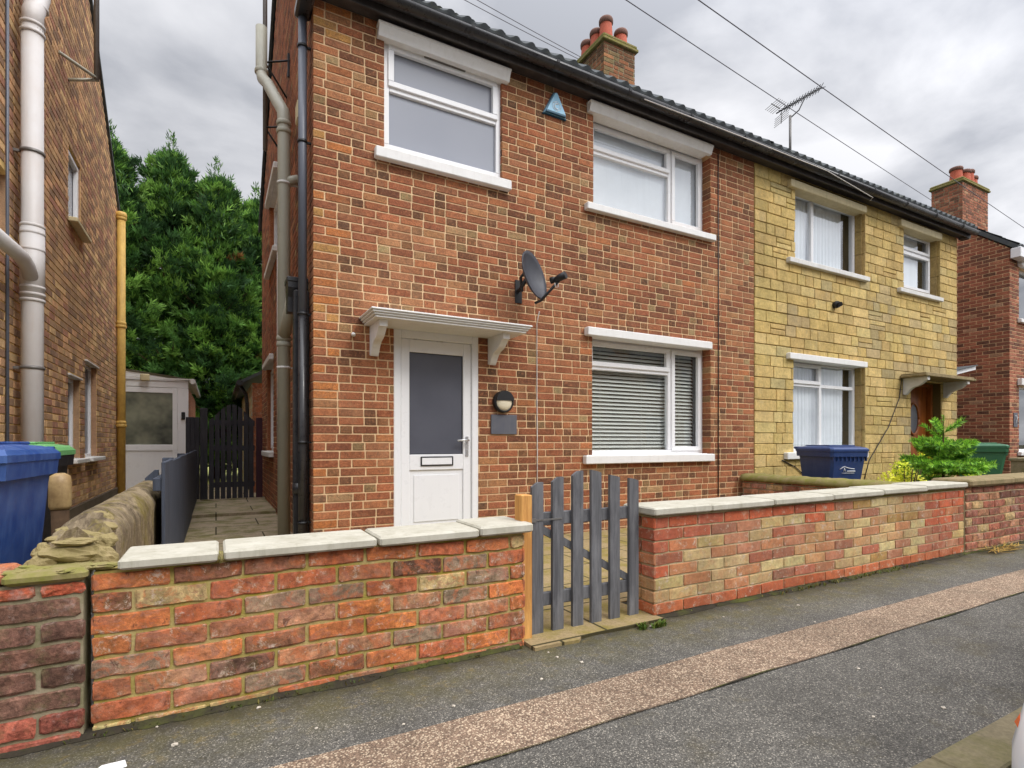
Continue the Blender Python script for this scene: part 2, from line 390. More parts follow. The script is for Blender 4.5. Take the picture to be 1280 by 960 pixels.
# ------------------------------------------------------------------ brickwork made of real bricks
DESAT, GAIN, HUE = .2, 1.0, (1, 1.1, .9)
def jit(c, a=.12):
    k = (1 + rnd.uniform(-a, a)) * GAIN
    l = c[0] * .3 + c[1] * .6 + c[2] * .1
    c = tuple((x + (l - x) * DESAT) * h_ for x, h_ in zip(c[:3], HUE))
    return (min(1, c[0] * k * (1 + rnd.uniform(-.04, .04))), min(1, c[1] * k), min(1, c[2] * k * (1 + rnd.uniform(-.04, .04))), 1)
def wpick(pal):
    t = sum(w for _, w in pal); x = rnd.uniform(0, t)
    for c, w in pal:
        x -= w
        if x <= 0: return c
    return pal[-1][0]
def brick(mb, a, b, z0, z1, d, proud, ch, jt, col, sag=None, lumps=0):
    """one brick: base octagon at depth d, face octagon standing proud (towards -d)"""
    w = b - a; h = z1 - z0; q = min(ch * 1.3, w * .2, h * .28)
    def octa(ins, dd, j):
        x0, x1, y0, y1 = a + ins, b - ins, z0 + ins, z1 - ins
        pts = [(x0 + q, y0), (x1 - q, y0), (x1, y0 + q), (x1, y1 - q), (x1 - q, y1), (x0 + q, y1), (x0, y1 - q), (x0, y0 + q)]
        if lumps:
            e = [x0 + q + (x1 - x0 - 2 * q) * f for f in (.25, .5, .75)]
            pts = [pts[0]] + [(x, y0) for x in e] + pts[1:5] + [(x, y1) for x in e[::-1]] + pts[5:]
        out = []
        for px, py in pts:
            if sag: py += sag(px)
            out.append(mb.vert((px + rnd.uniform(-j, j), dd + rnd.uniform(-j, j) * .5, py + rnd.uniform(-j, j))))
        return out
    r0 = octa(0, d, jt * .5); r1 = octa(0, d - proud * .55, jt); r2 = octa(ch, d - proud, jt)
    for ra, rb in ((r0, r1), (r1, r2)):
        nn = len(ra)
        for k in range(nn): mb.face([ra[k], ra[(k + 1) % nn], rb[(k + 1) % nn], rb[k]], col)
    if lumps:
        zc = (z0 + z1) / 2; bot = r2[0:5]; topp = r2[7:12][::-1]; ms = []
        for i, f in enumerate((0, .25, .5, .75, 1)):
            xx = a + ch + q + (w - 2 * ch - 2 * q) * f
            ms.append(mb.vert((xx, d - proud - rnd.uniform(-.6, 1) * lumps, zc + (sag(xx) if sag else 0))))
        for i in range(4):
            mb.face([bot[i], bot[i + 1], ms[i + 1], ms[i]], col); mb.face([ms[i], ms[i + 1], topp[i + 1], topp[i]], col)
        mb.face([r2[4], r2[5], ms[4]], col); mb.face([r2[5], r2[6], ms[4]], col); mb.face([r2[6], r2[7], ms[4]], col)
        mb.face([r2[11], r2[12], ms[0]], col); mb.face([r2[12], r2[13], ms[0]], col); mb.face([r2[13], r2[0], ms[0]], col)
    elif False:
        cx = (a + b) / 2; cz = (z0 + z1) / 2 + (sag((a + b) / 2) if sag else 0)
        c1 = mb.vert((cx - w * .2, d - proud - rnd.uniform(-.4, 1) * lumps, cz)); c2 = mb.vert((cx + w * .2, d - proud - rnd.uniform(-.4, 1) * lumps, cz))
        mb.face([r2[0], r2[1], c2, c1], col, True); mb.face([r2[4], r2[5], c1, c2], col, True)
        mb.face([r2[1], r2[2], c2], col, True); mb.face([r2[2], r2[3], c2], col, True); mb.face([r2[3], r2[4], c2], col, True)
        mb.face([r2[5], r2[6], c1], col, True); mb.face([r2[6], r2[7], c1], col, True); mb.face([r2[7], r2[0], c1], col, True)
    else: mb.face(r2, col)

def cut(u0, u1, z0, z1, holes):
    iv = [(u0, u1)]
    for (a, b, c, d) in holes:
        if z1 > c + .012 and z0 < d - .012:
            nv = []
            for (p, q) in iv:
                if b <= p or a >= q: nv.append((p, q)); continue
                if a > p: nv.append((p, a))
                if b < q: nv.append((b, q))
            iv = nv
    return iv
def brickwork(T, u0, u1, z0, z1, holes=(), top=None, pal=None, hpal=None, H=.075, Ls=.225, Lh=.1125, joint=.0125,
              proud=.006, ch=.003, jt=.0012, d=0.0, bond='mixed', sag=None, lumps=0, palf=None, lengths=None):
    """courses of bricks; top(z) -> (u0, u1) limits the course under a gable"""
    mb = MB(T); z = z0; r = 0
    while z < z1 - .02:
        zz = min(z + H, z1); a0, a1 = u0, u1
        if top:
            lim = top((z + zz) / 2)
            if lim is None: break
            a0, a1 = max(a0, lim[0]), min(a1, lim[1])
        bounds = []; last = Ls; x = u0 - (0 if r % 2 else Ls * .5)
        if bond == 'mixed': x -= rnd.uniform(0, .03)
        k = rnd.randint(0, 2)
        while x < u1:
            if lengths: L = rnd.uniform(*lengths)
            elif bond == 'stretcher': L = Ls
            elif bond == 'flemish': L = Ls if (k % 2 == 0) else Lh
            else: L = Lh if (rnd.random() < (.52 if last == Ls else .25)) else Ls
            last = L
            bounds.append((x, x + L)); x += L; k += 1
        for (p, q) in cut(a0, a1, z, zz, holes):
            for (a, b) in bounds:
                aa, bb = max(a, p), min(b, q)
                if bb - aa < .03: continue
                hd = (b - a) < .15
                um, zm = (aa + bb) / 2, (z + zz) / 2
                c = palf(um, zm, hd, r) if palf else wpick(hpal if (hd and hpal) else pal)
                ja = joint / 2
                brick(mb, aa + (ja if aa > p else 0), bb - (ja if bb < q else 0), z + joint / 2, zz - joint / 2, d, proud + rnd.uniform(-.15, .15) * proud, ch, jt, jit(c), sag, lumps)
        z += H; r += 1
    return mb
def backing(T, u0, u1, z0, z1, holes=(), top=None, d=0.0, depth=.1, step=None):
    """wall face behind the bricks with real openings and reveals"""
    mb = MB(T)
    us = sorted({u0, u1, *[h[0] for h in holes], *[h[1] for h in holes]}); us = [u for u in us if u0 <= u <= u1]
    zs = sorted({z0, z1, *[h[2] for h in holes], *[h[3] for h in holes]}); zs = [z for z in zs if z0 <= z <= z1]
    for ua, ub in zip(us, us[1:]):
        for za, zb in zip(zs, zs[1:]):
            um, zm = (ua + ub) / 2, (za + zb) / 2
            if any(h[0] < um < h[1] and h[2] < zm < h[3] for h in holes): continue
            mb.quad((ua, d, za), (ub, d, za), (ub, d, zb), (ua, d, zb))
    if top:
        (ul, ur, zt) = top
        mb.face([mb.vert((ul, d, z1)), mb.vert((ur, d, z1)), mb.vert(((ul + ur) / 2, d, zt))])
    for (a, b, c, e) in holes:
        for (p, q) in (((a, c), (b, c)), ((b, c), (b, e)), ((b, e), (a, e)), ((a, e), (a, c))):
            mb.quad((p[0], d, p[1]), (q[0], d, q[1]), (q[0], d + depth, q[1]), (p[0], d + depth, p[1]))
    return mb

F = 4.905                       # facade line
XL, XM, XR = .737, 6.44, 12.14  # corner, party line, far corner
YB = 10.78                      # rear wall of the pair
EZ = 4.93                       # wall head
def TF(u, d, z): return (u, F + d, z)
def TS(u, d, z): return (XL + d, u, z)            # side wall facing the path (-X)
LX = -1.5
def TLN(u, d, z): return (LX - d, u, z)           # neighbour's side wall (+X)
def pr(x, z, p=0.0):                               # a point read on the facade plane moved onto a plane p in front of it
    k = (F - p) / F; return x * k, 1 + (z - 1) * k

# ------------------------------------------------------------------ windows
def window(parent, T, u0, u1, z0, z1, rec, cells, fw=.055, pane='glass', inside=None, label=None, dep=.07):
    """frame mesh is the part; pane, blind, curtain, sill and lintel are its children.
    cells: (u0, u1, z0, z1, opening_sash)"""
    m = MB(T); y0, y1 = rec, rec + dep
    def ring(m, a, b, c, d, w, ya, yb, bev=.006):
        m.box(a, b, ya, yb, c, c + w, bev=bev); m.box(a, b, ya, yb, d - w, d, bev=bev)
        m.box(a, a + w, ya + .001, yb - .001, c + w, d - w, bev=bev * .5); m.box(b - w, b, ya + .001, yb - .001, c + w, d - w, bev=bev * .5)
    ring(m, u0, u1, z0, z1, fw, y0, y1)
    xs = sorted({c[1] for c in cells if c[1] < u1 - .1})
    for x in xs: m.box(x - .03, x + .03, y0 + .002, y1 - .002, z0 + fw, z1 - fw, bev=.006)
    for (a, b, c, d, s) in cells:
        if d < z1 - .1: m.box(a + (fw if a <= u0 + .01 else .03), b - (fw if b >= u1 - .01 else .03), y0 + .003, y1 - .003, d - .026, d + .026, bev=.006)
    pm = MB(T)
    for (a, b, c, d, s) in cells:
        ia = a + (fw if a <= u0 + .01 else .03); ib = b - (fw if b >= u1 - .01 else .03)
        ic = c + (fw if c <= z0 + .01 else .026); id_ = d - (fw if d >= z1 - .01 else .026)
        if s:
            ring(m, ia - .012, ib + .012, ic - .012, id_ + .012, .055, y0 - .018, y0 + .03)
            ia += .04; ib -= .04; ic += .04; id_ -= .04
        pm.quad((ia, y0 + .033, ic), (ib, y0 + .033, ic), (ib, y0 + .033, id_), (ia, y0 + .033, id_))
    w = m.build('window', 'upvc', parent)
    if label: w['label'] = label
    pm.build('pane', pane, w)
    rm = MB(T)                                     # the dark room behind
    e = .75; rx0, rx1, rz0, rz1 = u0 + .002, u1 - .002, z0 + .002, z1 - .002
    rm.quad((rx0, rec + e, rz0), (rx1, rec + e, rz0), (rx1, rec + e, rz1), (rx0, rec + e, rz1))
    for (p, q) in (((rx0, rz0), (rx1, rz0)), ((rx1, rz0), (rx1, rz1)), ((rx1, rz1), (rx0, rz1)), ((rx0, rz1), (rx0, rz0))):
        rm.quad((p[0], rec + dep, p[1]), (q[0], rec + dep, q[1]), (q[0], rec + e, q[1]), (p[0], rec + e, p[1]))
    if pane == 'glass': rm.build('room', 'dark_room', w)
    return w
def curtain(T, w, a, b, c, d, dep, folds=9, amp=.018, mat='curtain', name='curtain'):
    m = MB(T); n = int((b - a) / .012); rows = 6; g = []
    for j in range(rows + 1):
        row = []
        for i in range(n + 1):
            x = a + (b - a) * i / n; ph = 2 * PI * folds * (x - a) / (b - a)
            row.append(m.vert((x, dep + amp * math.sin(ph + .5 * math.sin(ph * .37)) + amp * .5 * math.sin(ph * 2.3), c + (d - c) * j / rows)))
        g.append(row)
    for j in range(rows):
        for i in range(n): m.face([g[j][i], g[j][i + 1], g[j + 1][i + 1], g[j + 1][i]], smooth=True)
    return m.build(name, mat, w, recalc=False)
def blind(T, w, a, b, c, d, dep, gap=.046):
    m = MB(T); z = c; k = 0
    while z < d:
        s = .019
        m.quad((a, dep, z - s), (b, dep, z - s), (b, dep + .04, z + s), (a, dep + .04, z + s))
        z += gap; k += 1
    for x in (a + (b - a) * .14, a + (b - a) * .5, a + (b - a) * .86): m.box(x - .0015, x + .0015, dep - .002, dep, c, d)
    m.box(a, b, dep - .003, dep + .03, c - .022, c - .008); m.box(a, b, dep - .01, dep + .04, d, d + .03)
    return m.build('blind', 'blind', w)
def sill(T, w, a, b, z0, z1, proj=.07, back=.12, mat='white_paint'):
    m = MB(T)
    m.box(a, b, -proj, -.0075, z0, z1, bev=.008)
    m.box(a + .06, b - .06, -.0075, back, z0 + .012, z1 + .004, bev=.002)
    return m.build('sill', mat, w)
def lintel(T, w, a, b, z0, z1, proj=.08, mat='white_paint', stepped=False):
    m = MB(T)
    if stepped:
        h = z1 - z0
        m.box(a, b, -proj, -.0072, z1 - h * .2, z1, bev=.004)
        p = [(-.0076, z0), (-proj * .62, z0), (-proj * .70, z0 + h * .25), (-proj * .90, z1 - h * .34), (-proj * .95, z1 - h * .2 - .001), (-.0076, z1 - h * .2 - .001)]
        m.prism([(q[0], q[1]) for q in p], a + .008, b - .008, 'x')
    else:
        m.box(a, b, -proj, -.0075, z0, z1, bev=.008)
    m.box(a + .05, b - .05, -.0074, .1, z0 + .004, z1 - .03)
    return m.build('lintel', mat, w)

# ------------------------------------------------------------------ palettes (the bricks' own colours)
PR = [(rgb(170, 94, 66), 6), (rgb(156, 84, 60), 6), (rgb(180, 104, 72), 3), (rgb(138, 76, 56), 5), (rgb(120, 70, 54), 2.5), (rgb(176, 114, 80), 1.5), (rgb(160, 98, 74), 3), (rgb(188, 108, 68), .8), (rgb(178, 136, 104), .3)]
PH = [(rgb(138, 88, 62), 3), (rgb(146, 112, 82), 1.2), (rgb(164, 92, 64), 4), (rgb(116, 74, 56), 3), (rgb(174, 102, 70), 1.5), (rgb(100, 68, 54), 1.2), (rgb(172, 140, 106), .35)]
PN = [(rgb(118, 84, 58), 5), (rgb(134, 96, 62), 4), (rgb(102, 72, 54), 4), (rgb(146, 102, 68), 3), (rgb(120, 76, 58), 3), (rgb(150, 112, 72), 1.5)]
P3 = [(rgb(176, 92, 66), 6), (rgb(158, 80, 58), 5), (rgb(128, 70, 56), 4), (rgb(186, 106, 78), 2), (rgb(108, 64, 54), 3), (rgb(180, 128, 100), .8)]

# =================================================================== THE RED HOUSE
DESAT, GAIN, HUE = .1, 1.06, (1.0, 1.1, .87)
house = thing('semi_detached_house', 'red brick semi-detached house with white front door under a white canopy', 'house', (XL, F, 0))
H1 = {'door': (1.437, 2.299, 0.0, 2.075), 'w1': (1.348, 2.565, 3.69, 4.72), 'w2': (3.72, 5.60, 3.69, 4.72), 'w3': (3.704, 5.60, .84, 2.21)}
holes = list(H1.values())
fm = backing(TF, XL, XM, -.1, EZ, holes, depth=.16); fw_ = fm.build('front_wall', 'mortar_pale', house)
def pal_front(u, z, hd, r):
    c = wpick(PH if hd else PR)
    n_ = noise.noise(Vector((u * .9, z * 1.1, 3.1)))
    if n_ > .18 and rnd.random() < .5: c = tuple(x * .7 + y * .3 for x, y in zip(c, rgb(200, 140, 105)))
    if u < .98 and rnd.random() < .4: c = wpick([(rgb(196, 112, 58), 2), (rgb(170, 96, 60), 2), (rgb(196, 136, 78), .8)])
    return c
brickwork(TF, XL - .004, XM, -.05, EZ - .005, holes, palf=pal_front).build('brickwork', 'brick_red', fw_)
# reveals of the right-hand jambs in brick
for k in ('w1', 'w2', 'w3'):
    rv = MB()
    h = H1[k]; z = -.05
    while z < h[2]: z += .075
    i = 0
    while z + .07 < h[3]:
        b = brick
        mbT = MB(lambda u, d, zz, X=h[1]: (X + d, u, zz))
        c = jit(wpick(PH if i % 2 else PR))
        brick(mbT, F - .004, F + .135, z + .004, z + .071, -.0005, .005, .003, .001, c)
        off = len(rv.v); rv.v += mbT.v; rv.f += [tuple(x + off for x in f) for f in mbT.f]; rv.c += mbT.c; rv.sm += mbT.sm
        z += .075; i += 1
    rv.build('window_jamb', 'brick_red', fw_)
# side wall with gable
RIDGE_Y = (F + YB) / 2; GZ = EZ + (YB - F) / 2 * .8
def gable(z):
    if z < EZ: return (-99, 99)
    dy = (z - EZ) / .8
    return (F + dy, YB - dy) if dy < (YB - F) / 2 - .05 else None
sh = [(8.55, 9.75, .86, 2.2), (7.9, 9.2, 3.62, 4.66)]
sw = backing(TS, F, YB, -.1, EZ, sh, top=(F, YB, GZ), depth=.14).build('side_wall', 'mortar_pale', house)
brickwork(TS, F - .004, YB, -.05, GZ, sh, top=gable, pal=PR, hpal=PH).build('brickwork', 'brick_red', sw)
m = MB(); m.quad((XL, YB, -.1), (XM, YB, -.1), (XM, YB, EZ), (XL, YB, EZ)); m.build('rear_wall', 'mortar_pale', house)
for (a, b, c, d) in sh:
    w = window(house, TS, a, b, c, d, .07, [(a, (a + b) / 2, c, d, False), ((a + b) / 2, b, c, d, True)])
    mm = MB(TS); mm.box(b - .004, b + .02, .002, .068, c, d, jit(rgb(160, 90, 62))); mm.build('window_jamb', 'brick_red', w)
    sill(TS, w, a - .08, b + .08, c - .075, c + .003, .08, .08, 'old_white'); lintel(TS, w, a - .08, b + .08, d - .01, d + .075, .07, 'old_white')
# vertical movement joint / cable on the front wall
m = MB(); m.tube([(5.732, F - .011, .3), (5.735, F - .011, 2.5), (5.73, F - .011, 4.75)], .0065, 6); m.build('wall_cable', 'cable_dark', house)

# windows on the front
a, b, c, d = H1['w1']
w1 = window(house, TF, a, b, c + .01, d, .03, [(a, b, 4.27, d, True), (a, b, c + .01, 4.27, False)], pane='frosted', label='upstairs window of frosted grey glass with top-hung light')
m = MB(TF); m.box(1.735, 2.16, .0005, .011, 4.652, 4.668, bev=.003); m.build('trickle_vent', 'metal', w1)
x0, z0 = pr(1.300, 4.675, .1); x1, z1 = pr(2.681, 4.857, .1)
lintel(TF, w1, x0 + .0, x1, z0 + .062, z1, .1, stepped=True)
x0, z0 = pr(1.274, 3.606, .08); x1, z1 = pr(2.681, 3.705, .08); sill(TF, w1, x0, x1, z0, z1, .08, .03)
for key, (lz0, lz1, sz0, sz1, la, lb, sa, sb) in {'w2': (4.67, 4.857, 3.62, 3.70, 3.69, 5.672, 3.649, 5.717), 'w3': (2.205, 2.30, .755, .852, 3.655, 5.645, 3.627, 5.69)}.items():
    a, b, c, d = H1[key]; mu = 5.02; tz = 4.36 if key == 'w2' else 1.868
    w = window(house, TF, a, b, c + .01, d, .13, [(a, mu, tz, d, True), (a, mu, c + .01, tz, False), (mu, b, c + .01, d, True)],
               label='upstairs window with pale blind, over the lower front window' if key == 'w2' else 'downstairs window with open venetian blind and a white lintel')
    x0, z0 = pr(la, lz0, .09); x1, z1 = pr(lb, lz1, .09); lintel(TF, w, x0, x1, z0 + (.075 if key == 'w2' else .0), z1, .09, stepped=(key == 'w2'))
    x0, z0 = pr(sa, sz0, .08); x1, z1 = pr(sb, sz1, .08); sill(TF, w, x0, x1, z0, z1, .08, .13)
    if key == 'w2': curtain(TF, w, a + .03, b - .06, c + .03, d - .01, .205, 3, .003, name='blind')
    else: blind(TF, w, a + .03, b - .09, c + .07, d - .05, .215)

# front door
a, b, c, d = H1['door']
m = MB(TF)
m.box(a, a + .07, .0, .08, .0, d, bev=.006); m.box(b - .07, b, .0, .08, .0, d, bev=.006); m.box(a + .07, b - .07, .001, .079, d - .1, d, bev=.006)
m.box(a + .07, b - .07, .0, .09, 0, .05, bev=.004)
dr = m.build('door_frame', 'upvc', house)
da, db, dt = a + .073, b - .073, d - .103
m = MB(TF)
gz0, gz1 = .885, dt - .12; ga, gb = da + .085, db - .085; y = .018
m.box(da, ga, y, y + .05, .055, dt, bev=.005); m.box(gb, db, y, y + .05, .055, dt, bev=.005)
m.box(ga, gb, y + .001, y + .049, gz1, dt, bev=.005); m.box(ga, gb, y + .001, y + .049, .735, gz0, bev=.005); m.box(ga, gb, y + .001, y + .049, .055, .2, bev=.005)
m.box(ga, gb, y + .016, y + .04, .2, .735)
m.box(ga + .045, gb - .045, y + .008, y + .0165, .245, .69, bev=.004)
door = m.build('front_door', 'upvc', house)
m = MB(TF); m.quad((ga - .002, y + .02, gz0 - .002), (gb + .002, y + .02, gz0 - .002), (gb + .002, y + .02, gz1 + .002), (ga - .002, y + .02, gz1 + .002)); m.build('pane', 'door_glass', door)
m = MB(TF)
for (p, q, r_, s_) in ((ga, ga + .006, gz0, gz1), (gb - .006, gb, gz0, gz1), (ga + .006, gb - .006, gz0, gz0 + .006), (ga + .006, gb - .006, gz1 - .006, gz1)): m.box(p, q, y + .014, y + .0195, r_, s_)
m.build('glazing_seal', 'black_matte', door)
m = MB(TF); lx = (ga + gb) / 2
for (p, q, r_, s_) in ((lx - .165, lx + .165, .775, .785), (lx - .165, lx + .165, .855, .865), (lx - .165, lx - .155, .785, .855), (lx + .155, lx + .165, .785, .855)): m.box(p, q, y - .010, y + .0005, r_, s_, bev=.002)
lb_ = m.build('letter_box', 'black_matte', door)
m = MB(TF); m.box(lx - .153, lx + .153, y - .007, y - .0006, .787, .853, bev=.004); m.build('flap', 'upvc', lb_)
m = MB(TF); m.box(db - .062, db - .03, y - .009, y - .0005, .86, 1.06, bev=.004); m.tube([(db - .046, y - .045, 1.02), (db - .1, y - .05, 1.022), (db - .165, y - .045, 1.018)], .010, 8); m.tube([(db - .046, y - .005, 1.02), (db - .046, y - .05, 1.02)], .011, 8)
m.tube([(db - .046, y - .012, .92), (db - .046, y - .003, .92)], .009, 8)
m.build('handle', 'steel', door)
m = MB(TF); m.box(a - .05, b + .05, -.28, -.004, -.02, .09, bev=.01); m.build('door_step', 'mossy_cement', house)

# door canopy
m = MB(); ca, cb, cy = 1.12, 2.66, F - .455; zt = 2.118
for (ins, z0, z1) in ((0, zt - .016, zt), (.014, zt - .034, zt - .0165), (.03, zt - .052, zt - .0345), (.045, zt - .072, zt - .0525)):
    m.box(ca + ins, cb - ins, cy + ins, F - .0075, z0, z1, bev=.004)
can = m.build('canopy', 'white_paint', house)
def bracket(X0, X1, zt, proj, hgt, parent, mat='white_paint', Y=F):
    m = MB(); pts = [(Y - .0075, zt)]
    pts.append((Y - proj, zt)); pts.append((Y - proj, zt - .055)); pts.append((Y - proj + .03, zt - .06))
    for k in range(1, 9):
        t = k / 8; yy = Y - proj + .03 + (proj - .085) * t
        pts.append((yy, zt - .06 - (hgt - .075) * (t ** 1.2 + .11 * math.sin(2 * PI * t))))
    pts.append((Y - .04, zt - hgt)); pts.append((Y - .0075, zt - hgt + .012))
    m.prism(pts, X0, X1, 'x'); return m.build('bracket', mat, parent)
bracket(1.215, 1.285, zt - .0725, .34, .27, can); bracket(2.40, 2.47, zt - .0725, .34, .27, can)

# roof, shared profile
def pantiles(x0, x1, y0, z0, y1, z1, parent, per=.172, amp=.013, courses=11, mat='tile', thick=.03, back=True):
    m = MB(); nx = int((x1 - x0) / per * 8); dirv = Vector((0, y1 - y0, z1 - z0)); nrm = Vector((0, -(z1 - z0), y1 - y0)).normalized()
    if nrm.z < 0: nrm = -nrm
    rows = []
    for cidx in range(courses):
        for e, lift in ((0, .018), (1, .0)):
            t = (cidx + e) / courses; base = Vector((0, y0, z0)) + dirv * t; row = []
            for i in range(nx + 1):
                x = x0 + (x1 - x0) * i / nx; ph = 2 * PI * (x - x0) / per
                hgt = amp * (max(0, math.cos(ph)) ** .7 * 1.9 - .6 * max(0, -math.cos(ph)))
                wob = .004 * noise.noise(Vector((round((x - x0) / per) * 1.7, cidx * 2.3, y0)))
                q = base + nrm * (hgt + lift + wob); row.append(m.vert((x, q.y, q.z)))
            rows.append(row)
    for r0, r1 in zip(rows, rows[1:]):
        for i in range(nx): m.face([r0[i], r0[i + 1], r1[i + 1], r1[i]], smooth=False)
    low = [m.vert((x0 + (x1 - x0) * i / nx, y0, z0 - .012)) for i in range(nx + 1)]
    for i in range(nx): m.face([low[i], low[i + 1], rows[0][i + 1], rows[0][i]])
    return m
EY = F - .27; RZ0 = 4.93; RSL = .8
RT = RZ0 + (RIDGE_Y - EY) * RSL
def add_mesh(dst, src):
    off = len(dst.v); dst.v += src.v; dst.f += [tuple(x + off for x in f) for f in src.f]; dst.c += src.c; dst.sm += src.sm
def roof(parent, x0, x1, verge_left, verge_right):
    m = pantiles(x0, x1, EY, RZ0, RIDGE_Y, RT, parent)
    add_mesh(m, pantiles(x0, x1, 2 * RIDGE_Y - EY, RZ0, RIDGE_Y, RT, parent))
    for vx, on in ((x0, verge_left), (x1, verge_right)):
        if on:
            s = 1 if vx == x0 else -1
            for sg in (1, -1):
                ye = RIDGE_Y - sg * (RIDGE_Y - EY)
                p = [(ye, RZ0 - .05), (ye, RZ0 + .02), (RIDGE_Y, RT + .02), (RIDGE_Y, RT - .06)]
                m.prism(p, vx, vx + s * .03, 'x')
    rf = m.build('roof', 'tile', parent)
    t = MB(); x = x0
    while x < x1 - .05:
        e = min(x + .45, x1); prof = [(RIDGE_Y + .13 * math.cos(PI * k / 8), RT - .02 + .11 * math.sin(PI * k / 8)) for k in range(9)]
        t.prism(prof, x, e - .006, 'x'); x = e
    t.build('ridge_tiles', 'tile', rf)
    # closed soffit under the tiles
    return rf
roof(house, XL - .05, XM, True, False)
def eaves(parent, x0, x1, end_cap):
    m = MB(); m.box(x0, x1, F - .17, F - .145, 4.785, 4.93, bev=.004); m.box(x0, x1, F - .144, F - .0115, 4.815, 4.835)
    m.build('fascia', 'black_fascia', parent)
    m = MB(); n = 9; r = .066; gy, gz = F - .17 - .068, 4.885
    secs = []
    for x in (x0, x1):
        o_ = [m.vert((x, gy - r * math.cos(PI * k / n), gz - r * math.sin(PI * k / n))) for k in range(n + 1)]
        i_ = [m.vert((x, gy + (r - .006) * math.cos(PI * k / n), gz - (r - .006) * math.sin(PI * k / n) + .001)) for k in range(n + 1)]
        secs.append(o_ + i_)
    L = len(secs[0])
    for k in range(L): m.face([secs[0][k], secs[0][(k + 1) % L], secs[1][(k + 1) % L], secs[1][k]], smooth=k not in (n, L - 1))
    m.face(secs[0][::-1]); m.face(secs[1])
    g = m.build('gutter', 'black_plastic', parent)
    j = MB(); x = x0 + .5
    while x < x1:
        w = .035
        pts = [(gy - (r + .006) * math.cos(PI * k / n), gz + .004 - (r + .006) * math.sin(PI * k / n)) for k in range(n + 1)] + [(gy + r * math.cos(PI * k / n), gz + .004 - r * math.sin(PI * k / n)) for k in range(n + 1)]
        j = MB(); j.prism(pts, x, x + w, 'x'); x += .95; j.build('gutter_bracket', 'black_plastic', g)
    j = MB()
    if end_cap is not None: j.prism([(gy - .068 * math.cos(PI * k / n), gz + .003 - .068 * math.sin(PI * k / n)) for k in range(n + 1)], end_cap, end_cap + .02, 'x')
    if end_cap is not None: j.build('gutter_end_cap', 'black_plastic', g)
eaves(house, XL - .1, XM, XL - .12)
# chimney on the party line
def chimney(parent, x0, x1, y0, y1, zb, zt, pots, pal, mat='brick_red', pot_h=.36, pot_r=.115):
    m = MB(); m.box(x0 + .006, x1 - .006, y0 + .006, y1 - .006, zb, zt)
    ch_ = m.build('chimney', 'mortar_grey', parent)
    bk = MB()
    add_mesh(bk, brickwork(lambda u, d, z: (u, y0 + .006 + d, z), x0, x1, zb, zt, pal=pal, hpal=pal))
    add_mesh(bk, brickwork(lambda u, d, z: (x0 + .006 + d, u, z), y0, y1, zb, zt, pal=pal, hpal=pal))
    add_mesh(bk, brickwork(lambda u, d, z: (x1 - .006 - d, u, z), y0, y1, zb, zt, pal=pal, hpal=pal))
    bk.build('brickwork', mat, ch_)
    m = MB(); m.box(x0 - .05, x1 + .05, y0 - .05, y1 + .05, zt, zt + .055, bev=.01)
    m.box(x0 - .035, x1 + .035, y0 - .035, y1 + .035, zt + .0555, zt + .12, bev=.03); m.build('cap', 'mossy_cement', ch_)
    for (px, py, hh) in pots:
        m = MB(); r = pot_r
        m.lathe((px, py, zt + .1), [(r * 1.06, 0), (r * 1.02, .1), (r * .9, hh - .09), (r * .9, hh - .085)], 20)
        pt = m.build('chimney_pot', 'terracotta', ch_)
        m = MB(); m.lathe((px, py, zt + .1), [(r * .93, hh - .1), (r * 1.08, hh - .085), (r * 1.1, hh - .03), (r * 1.0, hh), (r * .8, hh), (r * .78, hh - .06)], 20); 
        o = m.build('chimney_pot', 'pot_top', ch_); o.name = 'pot_rim'
PC = [(rgb(156, 92, 64), 4), (rgb(122, 78, 56), 4), (rgb(176, 112, 78), 2), (rgb(128, 108, 78), 2), (rgb(92, 66, 52), 2)]
chimney(house, 5.86, 6.55, 7.42, 8.28, 6.6, 7.93, [(6.03, 7.58, .42), (6.38, 7.60, .34), (6.03, 7.85, .38), (6.03, 8.13, .36)], PC)

# pipes on the side wall
def clip_ring(m, x, y, z, r, wallx): 
    m.lathe((x, y, z - .012), [(r * 1.12, 0), (r * 1.12, .024)], 14); m.box(min(x, wallx), max(x, wallx), y - .01, y + .01, z - .008, z + .008)
m = MB(); m.tube([(.662, 5.02, 4.76), (.662, 5.02, 2.1)], .036, 14); up = m.build('downpipe', 'slate_pipe', house)
up['label'] = 'grey upper downpipe at the house corner'
m = MB(); m.tube([(.662, 5.02, 2.1), (.662, 5.02, .05)], .0365, 14); m.box(.60, .735, 5.10, 5.19, .0, 2.35, bev=.012)
m.lathe((.65, 5.13, .55), [(.058, 0), (.058, .09)], 14)
dp = m.build('downpipe', 'black_plastic', house); dp['label'] = 'black lower downpipes at the house corner'
for z in (4.45, 3.62, 2.12, 1.0, .3):
    m = MB(); clip_ring(m, .662, 5.02, z, .038, XL); m.build('pipe_clip', 'black_matte', house)
m = MB(); m.tube([(.662, 5.02, 4.74), (.665, 4.94, 4.78), (.68, F - .2, 4.84)], .037, 12); m.box(.60, .73, 4.66, 5.07, 4.70, 4.80, bev=.02); m.build('downpipe_shoe', 'black_plastic', house)
m = MB()
pts = [(-.085, -.11), (.085, -.11), (.085, -.02), (.05, .06), (.045, .19), (-.045, .19), (-.05, .06), (-.085, -.02)]
m.prism([(5.26 + p[0] * 1.2, 2.36 - p[1]) for p in pts], .56, .734, 'x'); m.box(.55, .736, 5.15, 5.37, 2.43, 2.475, bev=.008)
m.build('rainwater_hopper', 'black_plastic', house)
m = MB()
